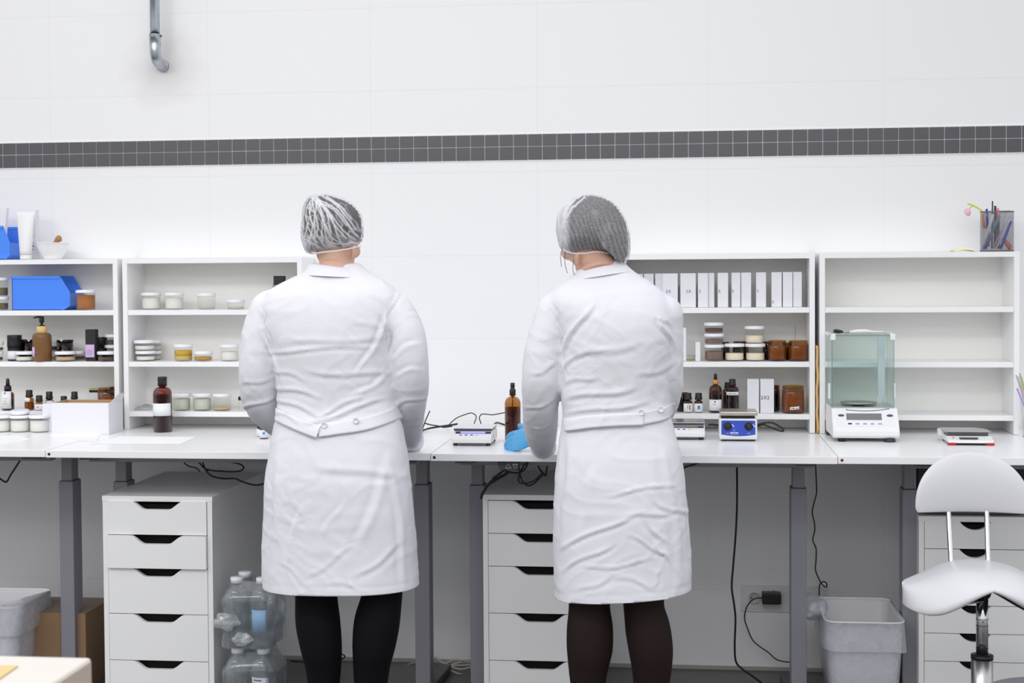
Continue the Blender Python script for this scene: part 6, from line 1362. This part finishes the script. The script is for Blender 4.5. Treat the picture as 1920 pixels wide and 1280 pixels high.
YBk = YS+.195; bxc = P(1818, 900, Y=YBk).x-CX; wbk = (P(1926, 940, Y=YBk).x-P(1712, 940, Y=YBk).x)/2; zb0 = zs(958, YBk); zb1 = zs(846, YBk)
vs = []; fs = []; NZ, NS = 30, 40; H = zb1-zb0
for i in range(NZ):
    v = i/(NZ-1); z = zb0+H*v; hw = wbk*(max(0, 1-((v-.10)/.90)**2.25)**.5 if v > .10 else (1-.05*((.10-v)/.10)**2)); th = .032*math.sin(math.pi*min(1, max(.02, (v+.05)/1.08)))**.5
    for k in range(NS):
        a = 2*math.pi*k/NS; x = hw*math.copysign(abs(math.cos(a))**.9, math.cos(a)); y = th*math.sin(a)*(1-.25*(x/wbk)**2)-.045*(x/wbk)**2
        vs.append((bxc+x, .195+y, z+(.004*(1-abs(x/wbk)) if v < .1 else 0)*0))
for i in range(NZ-1):
    for k in range(NS): fs.append((i*NS+k, i*NS+(k+1) % NS, (i+1)*NS+(k+1) % NS, (i+1)*NS+k))
fs += [tuple(range(NS-1, -1, -1)), tuple((NZ-1)*NS+k for k in range(NS))]
bk = MB().add(vs, fs, True).build('backrest', VIN, t); bv = bk.modifiers.new('b', 'BEVEL'); bv.width = .008; bv.segments = 4; bv.angle_limit = math.radians(50)
for (pa, pb) in ((1778.5, 1784.5), (1850.5, 1854.5)):
    q0 = P(pa, 950, Y=YBk-.01); q1 = P(pb, 1052, Y=YS+.12); MB().tube(spline([Vector((q0.x-CX, .19, zb0+.03)), Vector((q0.x-CX, .19, q0.z)), Vector((q1.x-CX, .13, q1.z)), Vector((q1.x-CX, .10, zm-.02))], 6), .0072, 16).build('back_post', CHROME, t)
# grey rounded thing at the lower right corner, near the camera
Yg = 3.3; X = P(1866, 1270, Y=Yg).x; zt = zat(1885, 1267, Yg+.30)
t = thing('grey_stool', 'dark grey rounded stool seat just showing in the lower right corner', 'stool', (X+.17, Yg+.15, 0))
MB().lathe([(.15, zt-.05), (.165, zt-.035), (.17, zt-.015), (.160, zt-.002), (.10, zt)], seg=48).build('seat', mat('dark_grey_vinyl', (112, 112, 120), .5), t)
MB().lathe([(.02, .08), (.02, zt-.05)], seg=20).build('column', STEEL, t)
for k in range(4):
    a = math.radians(45+90*k); MB().tube([Vector((0, 0, .09)), Vector((.2*math.cos(a), .2*math.sin(a), .015))], .014, 12).build('base_leg', STEEL, t)
# foreground table corner
zf = .75; c_ = P(172, 1232, Z=zf); E1 = c_
t = thing('table', 'cream table with a wood edge, its blurred corner in the lower left foreground', 'table', (c_.x, c_.y, 0))
MB().box(-1.2, 0, -.6, 0, zf-.058, zf).build('table_top', mat('cream_laminate', (228, 222, 213), .4), t, bevel=.006, seg=4)
MB().box(-.002, .0015, -.594, -.006, zf-.054, zf-.006).build('wood_edge', mat('pale_wood_edge', (212, 196, 178), .5, vary=.1), t)
for (u, v) in ((-.06, -.06), (-.06, -.54), (-1.14, -.06), (-1.14, -.54)): MB().box(u-.025, u+.025, v-.025, v+.025, 0, zf-.058).build('leg', mat('cream_laminate', (228, 222, 213), .4), t, bevel=.003)
q = [P(a, b, Z=zf+.001) for a, b in ((34, 1249), (-60, 1249), (-60, 1290), (-25, 1290))]
tag(MB().prism([(p.x, p.y) for p in q], zf+.0008, zf+.003, plane='xy').build('tan_card', mat('tan_card', (222, 196, 140), .8)), 'tan card lying on the cream foreground table', 'card')
